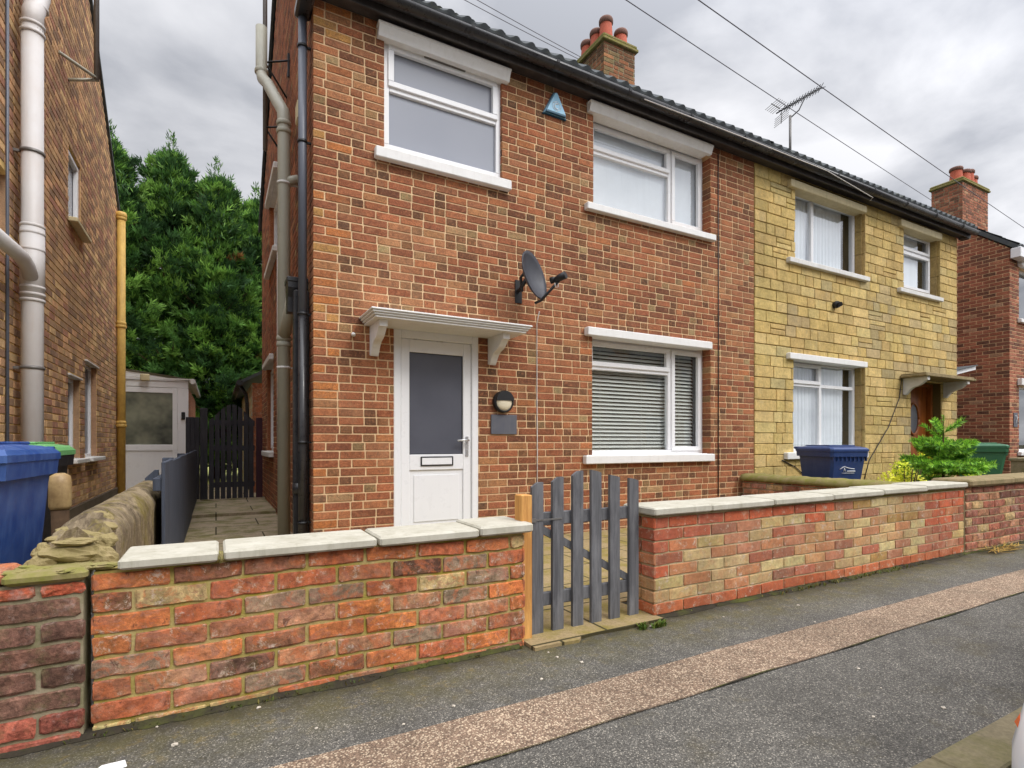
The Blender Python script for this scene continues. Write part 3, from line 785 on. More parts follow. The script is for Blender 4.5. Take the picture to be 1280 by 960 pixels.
m.tube([(.60, 5.88, .02), (.60, 5.88, 4.22), (.595, 5.9, 4.34), (.56, 6.05, 4.5), (.49, 6.38, 4.86), (.455, 6.58, 5.02), (.445, 6.63, 5.12), (.445, 6.63, 5.62)], .06, 18)
for z in (4.18, 4.1, 2.02, 1.96): m.lathe((.60, 5.88, z), [(.066, 0), (.071, .01), (.071, .035), (.066, .045)], 18)
m.lathe((.445, 6.63, 5.1), [(.066, 0), (.071, .01), (.071, .04), (.066, .05)], 18)
m.tube([(.60, 5.86, 2.06), (.62, 5.7, 2.22), (.64, 5.45, 2.42)], .055, 14)
m.tube([(.60, 5.88, 3.62), (.735, 5.84, 3.66)], .045, 12)
so = m.build('soil_pipe', 'olive_pipe', house)
for z in (3.6, 1.75):
    m = MB(); clip_ring(m, .60, 5.88, z, .06, XL); m.build('pipe_clip', 'old_white', so)
m = MB(); m.box(.655, .734, 5.3, 5.46, 3.98, 4.16, bev=.012); m.build('air_vent', 'cream_trim', house)
m = MB(); m.tube([(.715, 7.75, .9), (.715, 7.72, 3.5)], .014, 6); m.build('wall_cable', 'cable_white', house)

# fixtures on the red front wall
x, z = 3.222, 4.65
m = MB(); k = (F - .05) / F
ox, oz = x * k, 1 + (z - 1) * k
tri = [(ox - .15, oz - .115), (ox + .15, oz - .115), (ox + .018, oz + .135), (ox - .018, oz + .135)]
m.prism(tri, F - .03, F - .004, 'y'); 
al = thing('alarm_box', 'blue triangular burglar alarm box high on the red wall between the upper windows', 'alarm box', (ox, F, oz - .115))
m.build('back_plate', 'alarm_dark', al)
m = MB()
tf = [(ox - .138, oz - .108), (ox + .138, oz - .108), (ox + .014, oz + .128), (ox - .014, oz + .128)]
i0 = [m.vert((p[0], F - .0305, p[1])) for p in tf]; i1 = [m.vert((ox + (p[0] - ox) * .86, F - .062, oz + (p[1] - oz) * .86 + .004)) for p in tf]
for q in range(4): m.face([i0[q], i0[(q + 1) % 4], i1[(q + 1) % 4], i1[q]])
m.face(i1); m.build('cover', 'alarm_blue', al)
m = MB(); pts6 = [(ox + .052 * math.cos(R(90 + 60 * k_)), oz - .028 + .052 * math.sin(R(90 + 60 * k_))) for k_ in range(7)]
for p, q in zip(pts6, pts6[1:]): m.tube([(p[0], F - .0635, p[1]), (q[0], F - .0635, q[1])], .004, 4)
cc = [(ox + .025 * math.cos(R(a_)), oz - .028 + .028 * math.sin(R(a_))) for a_ in range(50, 311, 20)]
m.tube([(p[0], F - .0635, p[1]) for p in cc], .006, 5)
m.build('emblem', 'ink_white', al)
m = MB(); m.box(ox - .125, ox + .125, F - .058, F - .0308, oz - .1075, oz - .088, bev=.004); m.build('lower_edge', 'alarm_dark', al)

# wall lamp
lx_, lz_ = 2.56, 1.412
lamp = thing('wall_lamp', 'round black bulkhead wall lamp with cream lower half beside the front door', 'wall lamp', (lx_, F, lz_))
m = MB(); m.lathe((lx_, F - .006, lz_), [(.108, 0), (.112, -.02), (.112, -.045), (.1, -.06), (.092, -.058), (.092, -.04)], 32, 'y'); m.build('housing', 'black_matte', lamp)
m = MB(); m.lathe((lx_, F - .03, lz_), [(.095, 0), (.094, -.022), (.08, -.038), (.05, -.048), (.001, -.051)], 28, 'y'); m.build('diffuser', 'lampglass', lamp)
m = MB()
pts = [(lx_ + .1 * math.cos(PI * k_ / 14), lz_ + .012 + .098 * math.sin(PI * k_ / 14)) for k_ in range(15)]
m.prism(pts, F - .087, F - .045, 'y'); m.build('hood', 'black_matte', lamp)
x0, z0 = pr(2.441, 1.083, .02); x1, z1 = pr(2.738, 1.283, .02)
m = MB(); m.box(x0, x1, F - .022, F - .006, z0, z1, bev=.003)
tag(m.build('wall_plaque', 'plaque', origin=((x0 + x1) / 2, F, z0)), 'blank slate-grey rectangular plaque on the red wall directly below the round lamp', 'plaque')

# satellite dish with its cable
dish = thing('satellite_dish', 'dark grey oval satellite dish on the red wall above the door canopy', 'satellite dish', (2.95, F, 2.6))
m = MB(); n1, n2 = 28, 8
# dish centre in front of the wall, facing right and towards the street
ctr = Vector((2.70, F - .30, 2.62)); fwd = Vector((.46, -.85, .25)).normalized(); upv = (Vector((0, 0, 1)) - fwd * fwd.z).normalized(); rt = fwd.cross(upv)
rings = []
for j in range(n2 + 1):
    t = j / n2; ring = []
    for i in range(n1):
        aa = 2 * PI * i / n1
        q = ctr + rt * (.205 * t * math.cos(aa)) + upv * (.25 * t * math.sin(aa)) + fwd * (.075 * t * t)
        ring.append(q)
    rings.append(ring)
fi = [[m.vert(tuple(q + fwd * .004)) for q in r_] for r_ in rings[1:]]
bi = [[m.vert(tuple(q - fwd * .008)) for q in r_] for r_ in rings[1:]]
cf = m.vert(tuple(ctr + fwd * .004)); cbk = m.vert(tuple(ctr - fwd * .008))
for i in range(n1):
    k_ = (i + 1) % n1
    m.face([cf, fi[0][i], fi[0][k_]], smooth=True); m.face([cbk, bi[0][k_], bi[0][i]], smooth=True)
    for j in range(n2 - 1):
        m.face([fi[j][i], fi[j + 1][i], fi[j + 1][k_], fi[j][k_]], smooth=True); m.face([bi[j][k_], bi[j + 1][k_], bi[j + 1][i], bi[j][i]], smooth=True)
    m.face([fi[-1][i], bi[-1][i], bi[-1][k_], fi[-1][k_]], smooth=True)
m.build('reflector', 'dish', dish)
m = MB(); bot = ctr - upv * .27 + fwd * .05; tip = bot + fwd * .25 + upv * .10
m.tube([tuple(bot - fwd * .04), tuple(bot + fwd * .03), tuple(tip)], .014, 8); arm = m.build('feed_arm', 'black_matte', dish)
m = MB(); hd_ = (ctr + upv * .02 - tip).normalized()
m.tube([tuple(tip - fwd * .03 + upv * .02), tuple(tip + upv * .03 + fwd * .03), tuple(tip + hd_ * .0 + upv * .03 + fwd * .09)], [.03, .034, .036], 12)
m.tube([tuple(tip + upv * .035 - fwd * .02), tuple(tip + upv * .04 - fwd * .07)], [.026, .034], 12)
m.build('receiver', 'black_matte', arm)
m = MB()
m.tube([tuple(ctr - fwd * .02), tuple(ctr - fwd * .09 - upv * .05), (2.72, F - .12, 2.56), (2.74, F - .008, 2.56)], .02, 8); m.box(2.71, 2.79, F - .02, F - .0075, 2.44, 2.68, bev=.005)
m.tube([tuple(ctr - fwd * .03 + upv * .07), tuple(ctr - fwd * .08 + upv * .04), tuple(ctr - fwd * .1 - upv * .1)], .014, 6)
m.build('wall_mount', 'black_matte', dish)
m = MB(); m.tube([(2.95, F - .10, 2.36), (2.972, F - .014, 2.26), (2.975, F - .011, 1.5), (2.98, F - .011, .9), (2.978, F - .011, .1)], .0055, 6); m.build('cable', 'cable_white', dish)
m = MB(); m.tube([tuple(tip), tuple(tip - Vector((0, 0, .05))), tuple(tip - Vector((.03, 0, .06))), tuple(tip - Vector((.04, 0, .02)))], .004, 5); m.build('cable', 'cable_white', dish)
# pest/vent nub on the wall
m = MB(); m.lathe((1.068, F - .006, 1.955), [(.016, 0), (.02, -.02), (.012, -.045), (.002, -.05)], 10, 'y')
tag(m.build('cable_stub', 'white_paint', origin=(1.068, F, 1.955)), 'tiny white plug on the red wall left of the left canopy bracket', 'wall plug')

# =================================================================== THE YELLOW HOUSE
DESAT, GAIN, HUE = .12, 1.0, (1.03, .98, .98)
yh = thing('semi_detached_house', 'yellow stone-clad semi-detached house with brown front door', 'house', (XR, F, 0))
HY = {'y1': (7.326, 9.10, 3.66, 4.72), 'y2': (10.27, 11.50, 3.65, 4.72), 'y3': (7.29, 9.10, .84, 2.22), 'yd': (10.5, 11.56, 0, 2.06)}
holes = list(HY.values())
fwY = backing(TF, XM, XR, -.1, EZ, holes, depth=.2).build('front_wall', 'joint_dark', yh)
PY = [(rgb(204, 178, 100), 5), (rgb(196, 170, 94), 4), (rgb(208, 184, 110), 3), (rgb(188, 162, 92), 2), (rgb(190, 172, 112), .6)]
def pal_y(u, z, hd, r):
    c = wpick(PY)
    n_ = noise.noise(Vector((u * 1.1, z * 1.3, 9.0))) + (u - 9.5) * .06 + (.18 if 1.9 < z < 3.3 else -.1)
    if n_ > .3 and rnd.random() < .6: c = tuple(x * .5 + y * .5 for x, y in zip(c, rgb(158, 146, 112)))
    return c
ym = MB()
z = 0.0; r = 0
while z < EZ - .03:
    hh = min(rnd.choice([.15, .16, .17]), EZ - .005 - z); x = XM + .001
    while x < XR:
        L = rnd.choice([.19, .24, .28, .33, .4, .46]); e = min(x + L, XR)
        if XR - e < .1: e = XR
        split = rnd.random() < .09 and L > .3
        rows_ = [(z, z + hh)] if not split else [(z, z + hh * .5), (z + hh * .5, z + hh)]
        for (za, zb) in rows_:
            for (p, q) in cut(x, e, za, zb, holes):
                if q - p > .03:
                    t_ = MB(TF); brick(t_, p + .005, q - .005, za + .004, zb - .004, 0, .018, .005, .003, jit(pal_y((p + q) / 2, za, False, r), .04), None, 0); add_mesh(ym, t_)
        x = e
    z += hh; r += 1
ym.build('stone_cladding', 'stone_yellow', fwY)
# smooth stone jambs on the right of each opening
for key in ('y1', 'y2', 'y3'):
    m = MB(TF)
    a, b, c, d = HY[key]; zz = c
    while zz < d - .05:
        e = min(zz + .36, d); m.box(b - .003, b + .012, -.02, .125, zz + .004, e - .004, jit(rgb(186, 160, 92), .08), bev=.004)
        m.box(b - .03, b - .0035, .03, .128, zz + .004, e - .004, jit(rgb(170, 146, 84), .08)); zz = e
    m.build('window_jamb', 'stone_yellow', fwY)
swy = MB(); swy.quad((XR, F, -.1), (XR, YB, -.1), (XR, YB, EZ), (XR, F, EZ)); swy.face([swy.vert((XR, F, EZ)), swy.vert((XR, YB, EZ)), swy.vert((XR, RIDGE_Y, GZ))])
so_ = swy.build('side_wall', 'mortar_pale', yh)
brickwork(lambda u, d, z: (XR + .001 - d, u, z), F + .02, YB, -.05, GZ, top=gable, pal=PR, hpal=PH, bond='stretcher').build('brickwork', 'brick_red', so_)
m = MB(); m.quad((XM, YB, -.1), (XR, YB, -.1), (XR, YB, EZ), (XM, YB, EZ)); m.build('rear_wall', 'mortar_pale', yh)
roof(yh, XM + .001, XR + .12, False, True)
eaves(yh, XM + .001, XR + .15, XR + .15)
# barge end of the fascia
m = MB(); m.box(XR + .0, XR + .13, F - .168, F - .03, 4.77, 4.94, bev=.01); m.build('fascia_end', 'black_fascia', yh)
def ywin(key, mu, cells, lab, cur):
    a, b, c, d = HY[key]; w = window(yh, TF, a, b - .03, c + .01, d, .125, cells, label=lab); cur(w, a, b, c, d); return w
a, b, c, d = HY['y1']
w = ywin('y1', 7.95, [(a, 7.95, c + .01, d, False), (7.95, b - .03, c + .01, d, False)], 'larger upstairs window with pale vertical blind', lambda w, a, b, c, d: curtain(TF, w, a + .05, b - .28, c + .03, d - .01, .21, 16, .006, name='blind'))
x0, z0 = pr(7.26, 4.69, .08); x1, z1 = pr(9.193, 4.80, .08); lintel(TF, w, x0, x1, z0, z1, .08, 'cream_trim')
x0, z0 = pr(7.235, 3.60, .08); x1, z1 = pr(9.285, 3.675, .08); sill(TF, w, x0, x1, z0, z1, .08, .12, 'old_white')
a, b, c, d = HY['y2']
w = ywin('y2', 0, [(a, b - .03, 4.36, d, True), (a, b - .03, c + .01, 4.36, True)], 'narrow upstairs window with white blind over the brown door', lambda w, a, b, c, d: curtain(TF, w, a + .05, b - .3, c + .03, d - .01, .21, 2, .003, name='blind'))
x0, z0 = pr(10.24, 4.69, .08); x1, z1 = pr(11.63, 4.81, .08); lintel(TF, w, x0, x1, z0, z1, .08, 'cream_trim')
x0, z0 = pr(10.22, 3.57, .08); x1, z1 = pr(11.689, 3.645, .08); sill(TF, w, x0, x1, z0, z1, .08, .12, 'old_white')
a, b, c, d = HY['y3']
w = ywin('y3', 8.15, [(a, 8.15, 1.86, d, True), (8.15, b - .03, 1.86, d, False), (a, b - .03, c + .01, 1.86, False)], 'downstairs window with white net curtains', lambda w, a, b, c, d: curtain(TF, w, a + .05, b - .22, c + .03, d - .01, .225, 17, .014))
x0, z0 = pr(7.235, 2.205, .08); x1, z1 = pr(9.216, 2.295, .08); lintel(TF, w, x0, x1, z0, z1, .08)
x0, z0 = pr(7.18, .755, .08); x1, z1 = pr(9.239, .855, .08); sill(TF, w, x0, x1, z0, z1, .08, .12)
# brown door
a, b, c, d = HY['yd']; m = MB(TF); y = .2
m.box(a, a + .06, .12, .24, 0, d, bev=.005); m.box(b - .06, b, .12, .24, 0, d, bev=.005); m.box(a + .06, b - .06, .121, .239, d - .06, d, bev=.005)
dfy = m.build('door_frame', 'oak', yh)
m = MB(TF); m.box(a + .062, b - .062, y, y + .045, .02, d - .062, bev=.004)
cx = (a + b) / 2
for k_ in range(7):
    xx = a + .1 + k_ * (b - a - .2) / 6; m.box(xx - .05, xx + .05, y - .012, y - .0005, .1, .75, bev=.006)
ring = [(cx + .17 * math.cos(2 * PI * k_ / 24), 1.42 + .28 * math.sin(2 * PI * k_ / 24)) for k_ in range(25)]
m.tube([(p[0], y - .008, p[1]) for p in ring], .022, 8)
do = m.build('front_door', 'oak', yh)
m = MB(TF); m.prism([(cx + .16 * math.cos(2 * PI * k_ / 24), 1.42 + .27 * math.sin(2 * PI * k_ / 24)) for k_ in range(24)], y - .006, y - .0006, 'y'); 
m.build('pane', 'door_glass', do)
m = MB(TF)
for k_ in range(-3, 4): m.tube([(cx + .04 * k_, y - .008, 1.42 - .26 * math.sqrt(max(0, 1 - (k_ * .04 / .16) ** 2))), (cx + .04 * k_, y - .008, 1.42 + .26 * math.sqrt(max(0, 1 - (k_ * .04 / .16) ** 2)))], .003, 4)
m.tube([(cx - .15, y - .008, 1.42), (cx + .15, y - .008, 1.42)], .003, 4); m.build('leading', 'metal', do)
m = MB(TF); m.tube([(a + .12, y - .04, 1.0), (a + .22, y - .045, 1.0)], .01, 8); m.box(a + .1, a + .14, y - .012, y - .0006, .9, 1.1, bev=.004); m.build('handle', 'steel', do)
m = MB(); m.box(10.12, 11.86, F - .42, F - .026, 2.085, 2.125, bev=.008); m.box(10.14, 11.84, F - .40, F - .027, 2.1255, 2.15, bev=.006)
cy_ = m.build('canopy', 'coping_old', yh)
bracket(10.22, 10.30, 2.084, .37, .28, cy_, 'old_white', F - .018); bracket(11.60, 11.68, 2.084, .37, .28, cy_, 'old_white', F - .018)
# lean-to edge in the gap at the far side
m = MB(); p = [(XR + .03, 2.26), (XR + .95, 2.43), (XR + .95, 2.50), (XR + .03, 2.33)]
m.prism(p, F + .06, F + .12, 'y'); m.build('side_gate_fascia', 'upvc', yh)
m = MB(); p = [(XR + .03, 2.335), (XR + .95, 2.505), (XR + .95, 2.52), (XR + .03, 2.35)]
m.prism(p, F + .02, F + 2.4, 'y'); m.build('side_canopy', 'tile', yh)
m = MB(); m.lathe((8.26, F - .02, 3.09), [(.05, 0), (.055, -.03), (.05, -.07)], 14, 'y'); m.tube([(8.26, F - .09, 3.09), (8.24, F - .13, 3.08)], .035, 10)
tag(m.build('outside_lamp', 'black_matte', origin=(8.26, F, 3.09)), 'small round black outside lamp on the yellow cladding below the larger upper window', 'lamp')
m = MB(); m.tube([(10.18, F - .03, 2.1), (10.1, F - .03, 1.75), (9.75, F - .035, 1.25), (9.2, F - .03, .72), (9.0, F - .03, .3)], .007, 6); m.build('wall_cable', 'cable_dark', yh)
m = MB(); m.tube([(7.0, F - .03, .75), (7.3, F - .03, .65), (7.8, F - .03, .35), (8.0, F - .03, .1)], .007, 6); m.build('wall_cable', 'cable_dark', yh)
# rough step of cement where the cladding stops at the party line
m = MB(); m.box(6.3, 6.62, F - .07, F - .028, .5, .58, bev=.02); m.build('cement_ledge', 'mossy_cement', yh)

# aerial on the ridge
aer = thing('tv_aerial', 'television aerial on a thin mast above the roof of the yellow house', 'aerial', (11.56, RIDGE_Y, RT))
m = MB(); m.tube([(11.56, RIDGE_Y, RT - .1), (11.56, RIDGE_Y, 8.5)], .028, 8); m.build('mast', 'metal', aer)
m = MB(); tail = Vector((11.0, RIDGE_Y - .05, 8.36)); tip_ = Vector((12.15, RIDGE_Y - .35, 9.12)); dv = (tip_ - tail)
m.tube([tuple(tail), tuple(tip_)], .016, 6); boom = m.build('boom', 'black_matte', aer)
m = MB(); side = dv.cross(Vector((0, 0, 1))).normalized(); upn = side.cross(dv).normalized()
for k_ in range(14):
    q = tail + dv * (.14 + .86 * k_ / 13)
    for s_ in (1, -1):
        m.tube([tuple(q), tuple(q + side * .11 * s_ + upn * .05)], .008, 4); m.tube([tuple(q), tuple(q + side * .11 * s_ - upn * .05)], .008, 4)
m.build('director', 'black_matte', boom)
m = MB(); q = tail + dv * .1
for s_ in (1, -1):
    b0 = q + upn * .05 * s_; b1 = q + upn * .24 * s_ - dv.normalized() * .15 
    m.tube([tuple(b0), tuple(b1)], .01, 5)
    for k_ in range(5):
        p_ = b0 + (b1 - b0) * (k_ + .5) / 5; m.tube([tuple(p_ - side * .22), tuple(p_ + side * .22)], .007, 4)
m.build('reflector', 'metal', boom)
m = MB(); m.tube([(11.56, RIDGE_Y, 8.44), (11.7, RIDGE_Y - .12, 8.6), (11.78, RIDGE_Y - .2, 8.84)], .014, 6); m.build('clamp', 'black_matte', aer)

# pole aerial on the red house gable
pm_ = thing('aerial_mast', 'tall thin aerial pole bracketed to the red gable wall left of the soil pipe', 'mast', (.49, 6.85, 4.3))
m = MB(); m.tube([(.49, 6.75, 4.32), (.49, 6.75, 8.6)], .024, 8); m.build('pole', 'metal', pm_)
for z in (4.58, 5.32):
    m = MB(); m.tube([(.49, 6.75, z), (XL - .005, 6.55, z - .02)], .011, 5); m.tube([(.49, 6.75, z), (XL - .005, 6.85, z - .28)], .011, 5); m.box(XL - .03, XL - .0085, 6.55, 6.58, z - .2, z + .06); m.build('bracket', 'black_matte', pm_)

# =================================================================== THIRD HOUSE at the right
DESAT, GAIN, HUE = .2, 1.15, (1, 1.1, .95)
X3 = 14.43
h3 = thing('semi_detached_house', 'red brick house at the far right with four red chimney pots', 'house', (X3, F, 0))
h3h = [(X3 + .45, X3 + 2.2, .8, 2.2), (X3 + .45, X3 + 2.2, 3.6, 4.7)]
fw3 = backing(TF, X3, X3 + 11.4, -.1, EZ + .1, h3h, depth=.1).build('front_wall', 'mortar_pale', h3)
brickwork(TF, X3 - .005, X3 + 5, -.05, EZ + .1, h3h, pal=P3, bond='stretcher').build('brickwork', 'brick_red', fw3)
def gable3(z):
    if z < EZ + .1: return (-99, 99)
    dy = (z - EZ - .1) / .8
    return (F + dy, YB - dy) if dy < (YB - F) / 2 - .05 else None
sw3 = backing(lambda u, d, z: (X3 + d, u, z), F, YB, -.1, EZ + .1, (), top=(F, YB, GZ + .1)).build('side_wall', 'mortar_pale', h3)
brickwork(lambda u, d, z: (X3 + d, u, z), F - .005, YB, -.05, GZ + .1, top=gable3, pal=P3, bond='stretcher').build('brickwork', 'brick_red', sw3)
mr = MB()
add_mesh(mr, pantiles(X3 - .04, X3 + 11.5, F - .15, EZ + .11, RIDGE_Y, GZ + .22, h3)); add_mesh(mr, pantiles(X3 - .04, X3 + 11.5, YB + .15, EZ + .11, RIDGE_Y, GZ + .22, h3))
mr.prism([(F - .15, EZ + .02), (F - .15, EZ + .12), (RIDGE_Y, GZ + .24), (YB + .15, EZ + .12), (YB + .15, EZ + .02), (RIDGE_Y, GZ + .12)], X3 - .045, X3 + .02, 'x')
mr.build('roof', 'tile', h3)
m = MB(); m.box(X3 - .05, X3 + 11.4, F - .2, F - .03, EZ - .14, EZ + .07, bev=.01); m.build('fascia', 'upvc', h3)
for (a, b, c, d) in h3h:
    w = window(h3, TF, a, b, c, d, .08, [(a, (a + b) / 2, c, d, False), ((a + b) / 2, b, c, d, True)]); lintel(TF, w, a - .1, b + .1, d, d + .14, .09); sill(TF, w, a - .1, b + .1, c - .08, c, .08, .08)
chimney(h3, 18.2, 19.75, 7.2, 7.95, 6.6, 8.27, [(18.45, 7.45, .42), (18.8, 7.4, .4), (19.15, 7.45, .5), (19.5, 7.5, .42)], P3, pot_r=.15)
m = MB(); m.box(X3 + .16, X3 + .34, F - .02, F - .007, 1.32, 1.62, bev=.004)
npq = m.build('house_number', 'plaque', h3)
m = MB(); m.tube([(X3 + .2, F - .023, 1.55), (X3 + .3, F - .023, 1.55), (X3 + .24, F - .023, 1.39)], .012, 5); m.build('numeral', 'ink_white', npq)

# =================================================================== LEFT NEIGHBOUR
DESAT, GAIN, HUE = .2, 2.7, (1, 1.13, 1.05)
ln = thing('semi_detached_house', 'brown brick house at the left edge with grey-white and yellow wall pipes', 'house', (LX, F, 0))
lh = [(7.95, 8.6, 3.60, 4.46), (7.93, 8.55, .8, 1.78), (8.85, 9.65, .8, 2.06), (5.15, 5.92, 2.7, 3.2)]
RYL = 8.2; YBL = 11.5; ELZ = 5.02; GLZ = ELZ + 3.3 * .8
def gablel(z):
    if z < ELZ: return (-99, 99)
    dy = (z - ELZ) / .8
    return (F + dy, YBL - dy) if dy < 3.2 else None
swl = backing(TLN, F, YBL, -.1, ELZ, lh, top=(F, YBL, GLZ), depth=.12).build('side_wall', 'mortar_yellow', ln)
brickwork(TLN, F, YBL, -.05, GLZ, lh, top=gablel, pal=PN, joint=.012, bond='mixed').build('brickwork', 'brick_brown', swl)
m = MB(); m.quad((LX, F, -.1), (LX - 6, F, -.1), (LX - 6, F, ELZ), (LX, F, ELZ)); fl = m.build('front_wall', 'mortar_yellow', ln)
brickwork(lambda u, d, z: (u, F + d, z), LX - 2.5, LX + .004, -.05, ELZ, pal=PN, joint=.012).build('brickwork', 'brick_brown', fl)
m = MB(); m.quad((LX, YBL, -.1), (LX - 6, YBL, -.1), (LX - 6, YBL, ELZ), (LX, YBL, ELZ)); m.quad((LX - 6, F, -.1), (LX - 6, YBL, -.1), (LX - 6, YBL, ELZ), (LX - 6, F, ELZ)); m.build('rear_wall', 'mortar_yellow', ln)
m = MB(); add_mesh(m, pantiles(LX - 6, LX + .03, F - .2, ELZ, RYL, GLZ + .1, ln)); add_mesh(m, pantiles(LX - 6, LX + .03, YBL + .06, ELZ, RYL, GLZ + .1, ln))
m.prism([(F - .2, ELZ - .03), (RYL, GLZ + .05), (YBL + .06, ELZ - .03), (YBL + .06, ELZ + .04), (RYL, GLZ + .12), (F - .2, ELZ + .04)], LX - .01, LX + .035, 'x')
m.build('roof', 'tile', ln)
for i, (a, b, c, d) in enumerate(lh):
    w = window(ln, TLN, a, b, c, d, .03 if i == 0 else .06, [(a, b, c, d, i == 0)], fw=.045, pane='frosted' if i == 0 else 'door_glass')
    mm = MB(TLN); mm.box(b - .004, b + .02, .002, .029 if i == 0 else .059, c, d, jit(rgb(120, 84, 60))); mm.build('window_jamb', 'brick_brown', w)
    if i < 3: sill(TLN, w, a - .05, b + .05 if i else b + .1, c - .05, c + .003, .1, .06, 'cream_trim' if i == 0 else 'old_white')
    if i in (1, 2): 
        mm = MB(TLN); mm.box(a - .02, b + .03, -.03, .05, d - .002, d + .02, bev=.003); mm.build('lintel', 'old_white', w)
m = MB(); m.box(LX + .002, LX + .035, F, YBL, -.05, .24, bev=.01); m.build('plinth', 'plinth', ln)
# big pipe
px_, py_, pr_ = LX + .13, 6.0, .075
m = MB(); m.tube([(px_, py_, .0), (px_, py_, 4.55)], pr_, 22)
m.tube([(px_, py_, 4.5), (px_, py_ + .01, 4.66), (px_ + .0, py_ + .12, 4.8), (px_, py_ + .22, 4.95), (px_, py_ + .25, 5.3), (px_, py_ + .25, 7.4)], pr_, 20)
for z in (4.53, 4.46, 4.75, 2.82, 2.76, 2.62, 2.30, 2.24, 2.19): m.lathe((px_, py_ + (.1 if z > 4.7 else 0), z), [(pr_ + .004, 0), (pr_ + .012, .006), (pr_ + .012, .022), (pr_ + .004, .03)], 22)
m.lathe((px_, py_, 2.2), [(pr_ + .008, 0), (pr_ + .008, .62)], 22)
m.tube([(px_, py_, 2.36), (px_, py_ - .15, 2.46), (px_, py_ - .3, 2.49), (px_, py_ - 1.1, 2.46)], .055, 16)
bp = m.build('soil_pipe', 'white_pipe', ln)
for z in (3.45, 1.62):
    m = MB(); m.lathe((px_, py_, z), [(pr_ + .008, 0), (pr_ + .01, .01), (pr_ + .008, .025)], 20); m.box(LX + .002, px_, py_ - .012, py_ + .012, z, z + .022); m.build('pipe_clip', 'metal', bp)
m = MB(); m.tube([(LX + .02, 5.80, .0), (LX + .02, 5.80, 5.4)], .012, 8); m.build('downpipe', 'slate_pipe', ln)
m = MB(); yx, yy = LX + .075, 11.36
m.tube([(yx, yy, 0.0), (yx, yy, 4.88)], .062, 16)
for z in (4.8, 2.95, .95 + .3): m.lathe((yx, yy, z), [(.064, 0), (.08, .02), (.08, .05), (.066, .06), (.074, .07), (.074, .1), (.064, .12)], 16)
m.lathe((yx, yy, 4.84), [(.064, 0), (.085, .02), (.085, .06), (.07, .1)], 16)
m.build('downpipe', 'yellow_pipe', ln)['label'] = 'yellow painted rear downpipe'
# pole bracketed to this gable
pl = thing('aerial_mast', 'aerial pole bracketed to the brown gable wall at top left', 'mast', (LX + .45, 7.5, 5.4))
m = MB(); m.tube([(LX + .26, 7.98, 5.28), (LX + .26, 7.98, 8.6)], .028, 8); m.build('pole', 'metal', pl)
m = MB(); m.tube([(LX + .26, 7.98, 5.31), (LX + .006, 7.48, 5.22)], .018, 6); m.build('bracket', 'olive_pipe', pl)
m = MB(); m.tube([(LX + .26, 7.98, 5.29), (LX + .006, 7.93, 5.18)], .018, 6); m.build('bracket', 'olive_pipe', pl)

# lean-to porch with the white side door
lt = thing('lean_to_porch', 'white lean-to porch with half-glazed door behind the brown house', 'porch', (-1.0, 11.7, 0))
LY = 11.7
m = MB(); m.box(-1.62, -.45, LY, LY + .06, 2.0, 2.12, bev=.006); m.box(-.62, -.45, LY + .001, LY + .059, .75, 1.999, bev=.004)
m.prism([(-1.62, 2.121), (-.43, 2.121), (-.43, 2.13), (-1.62, 2.3)], LY - .01, LY + .05, 'y')
m.build('front_panel', 'upvc', lt)
m = MB(); m.box(-.62, -.44, LY + .062, LY + .2, 0, .748, rgb(150, 104, 80)); m.box(-.52, -.44, LY + .061, LY + 3.6, 0, 2.0, rgb(150, 104, 80)); 
m.build('side_wall', 'brick_wall', lt)
m = MB(); m.box(-1.58, -.622, LY + .02, LY + .07, 0.05, 1.998, bev=.005)
m.box(-1.58, -1.50, LY + .004, LY + .0195, .05, 1.995, bev=.004); m.box(-.70, -.622, LY + .004, LY + .0195, .05, 1.995, bev=.004)
m.box(-1.50, -.70, LY + .005, LY + .0194, 1.90, 1.995, bev=.004); m.box(-1.50, -.70, LY + .005, LY + .0194, .85, .96, bev=.004)
ld = m.build('side_door', 'upvc', lt)
m = MB(); m.quad((-1.5, LY + .018, .96), (-.7, LY + .018, .96), (-.7, LY + .018, 1.9), (-1.5, LY + .018, 1.9)); 
def olive_glass():
    n = NT('olive_obscured_glass'); c = n.mix(n.ramp(n.noise(2.2, 3), [(.35, 0.0), (.65, 1.0)]), rgb(66, 70, 64), rgb(140, 142, 122))
    return n.finish(c, .3, n.bump(n.noise(120, 3), .3, .002), spec=.5)
MAT['olive_glass'] = olive_glass()
m.build('pane', 'olive_glass', ld)
m = MB(); m.tube([(-1.54, LY - .03, 1.06), (-1.44, LY - .035, 1.06)], .012, 6); m.box(-1.56, -1.53, LY - .008, LY + .003, .98, 1.12, bev=.003); m.build('handle', 'steel', ld)
m = MB(); nx = 40
for i in range(nx):
    x0 = -1.7 + 1.3 * i / nx; x1 = -1.7 + 1.3 * (i + 1) / nx
    z0, z1 = 2.34 - .17 * i / nx, 2.34 - .17 * (i + 1) / nx; m.quad((x0, LY - .05, z0), (x1, LY - .05, z1), (x1, LY + 3.7, z1), (x0, LY + 3.7, z0))
m.box(-1.72, -.4, LY - .06, LY - .048, 2.15, 2.17); m.tube([(-.38, LY - .05, 2.13), (-.38, LY + 3.7, 2.13)], .05, 10)
m.build('roof', 'old_white', lt)
m = MB(); m.box(-.56, -.50, LY - .03, LY - .002, 1.42, 1.56, bev=.01); m.build('door_sensor', 'black_matte', lt)
m = MB(); m.box(-1.18, -1.04, LY - .12, LY - .062, 2.10, 2.22, bev=.01); m.build('flood_light', 'cream_trim', lt)
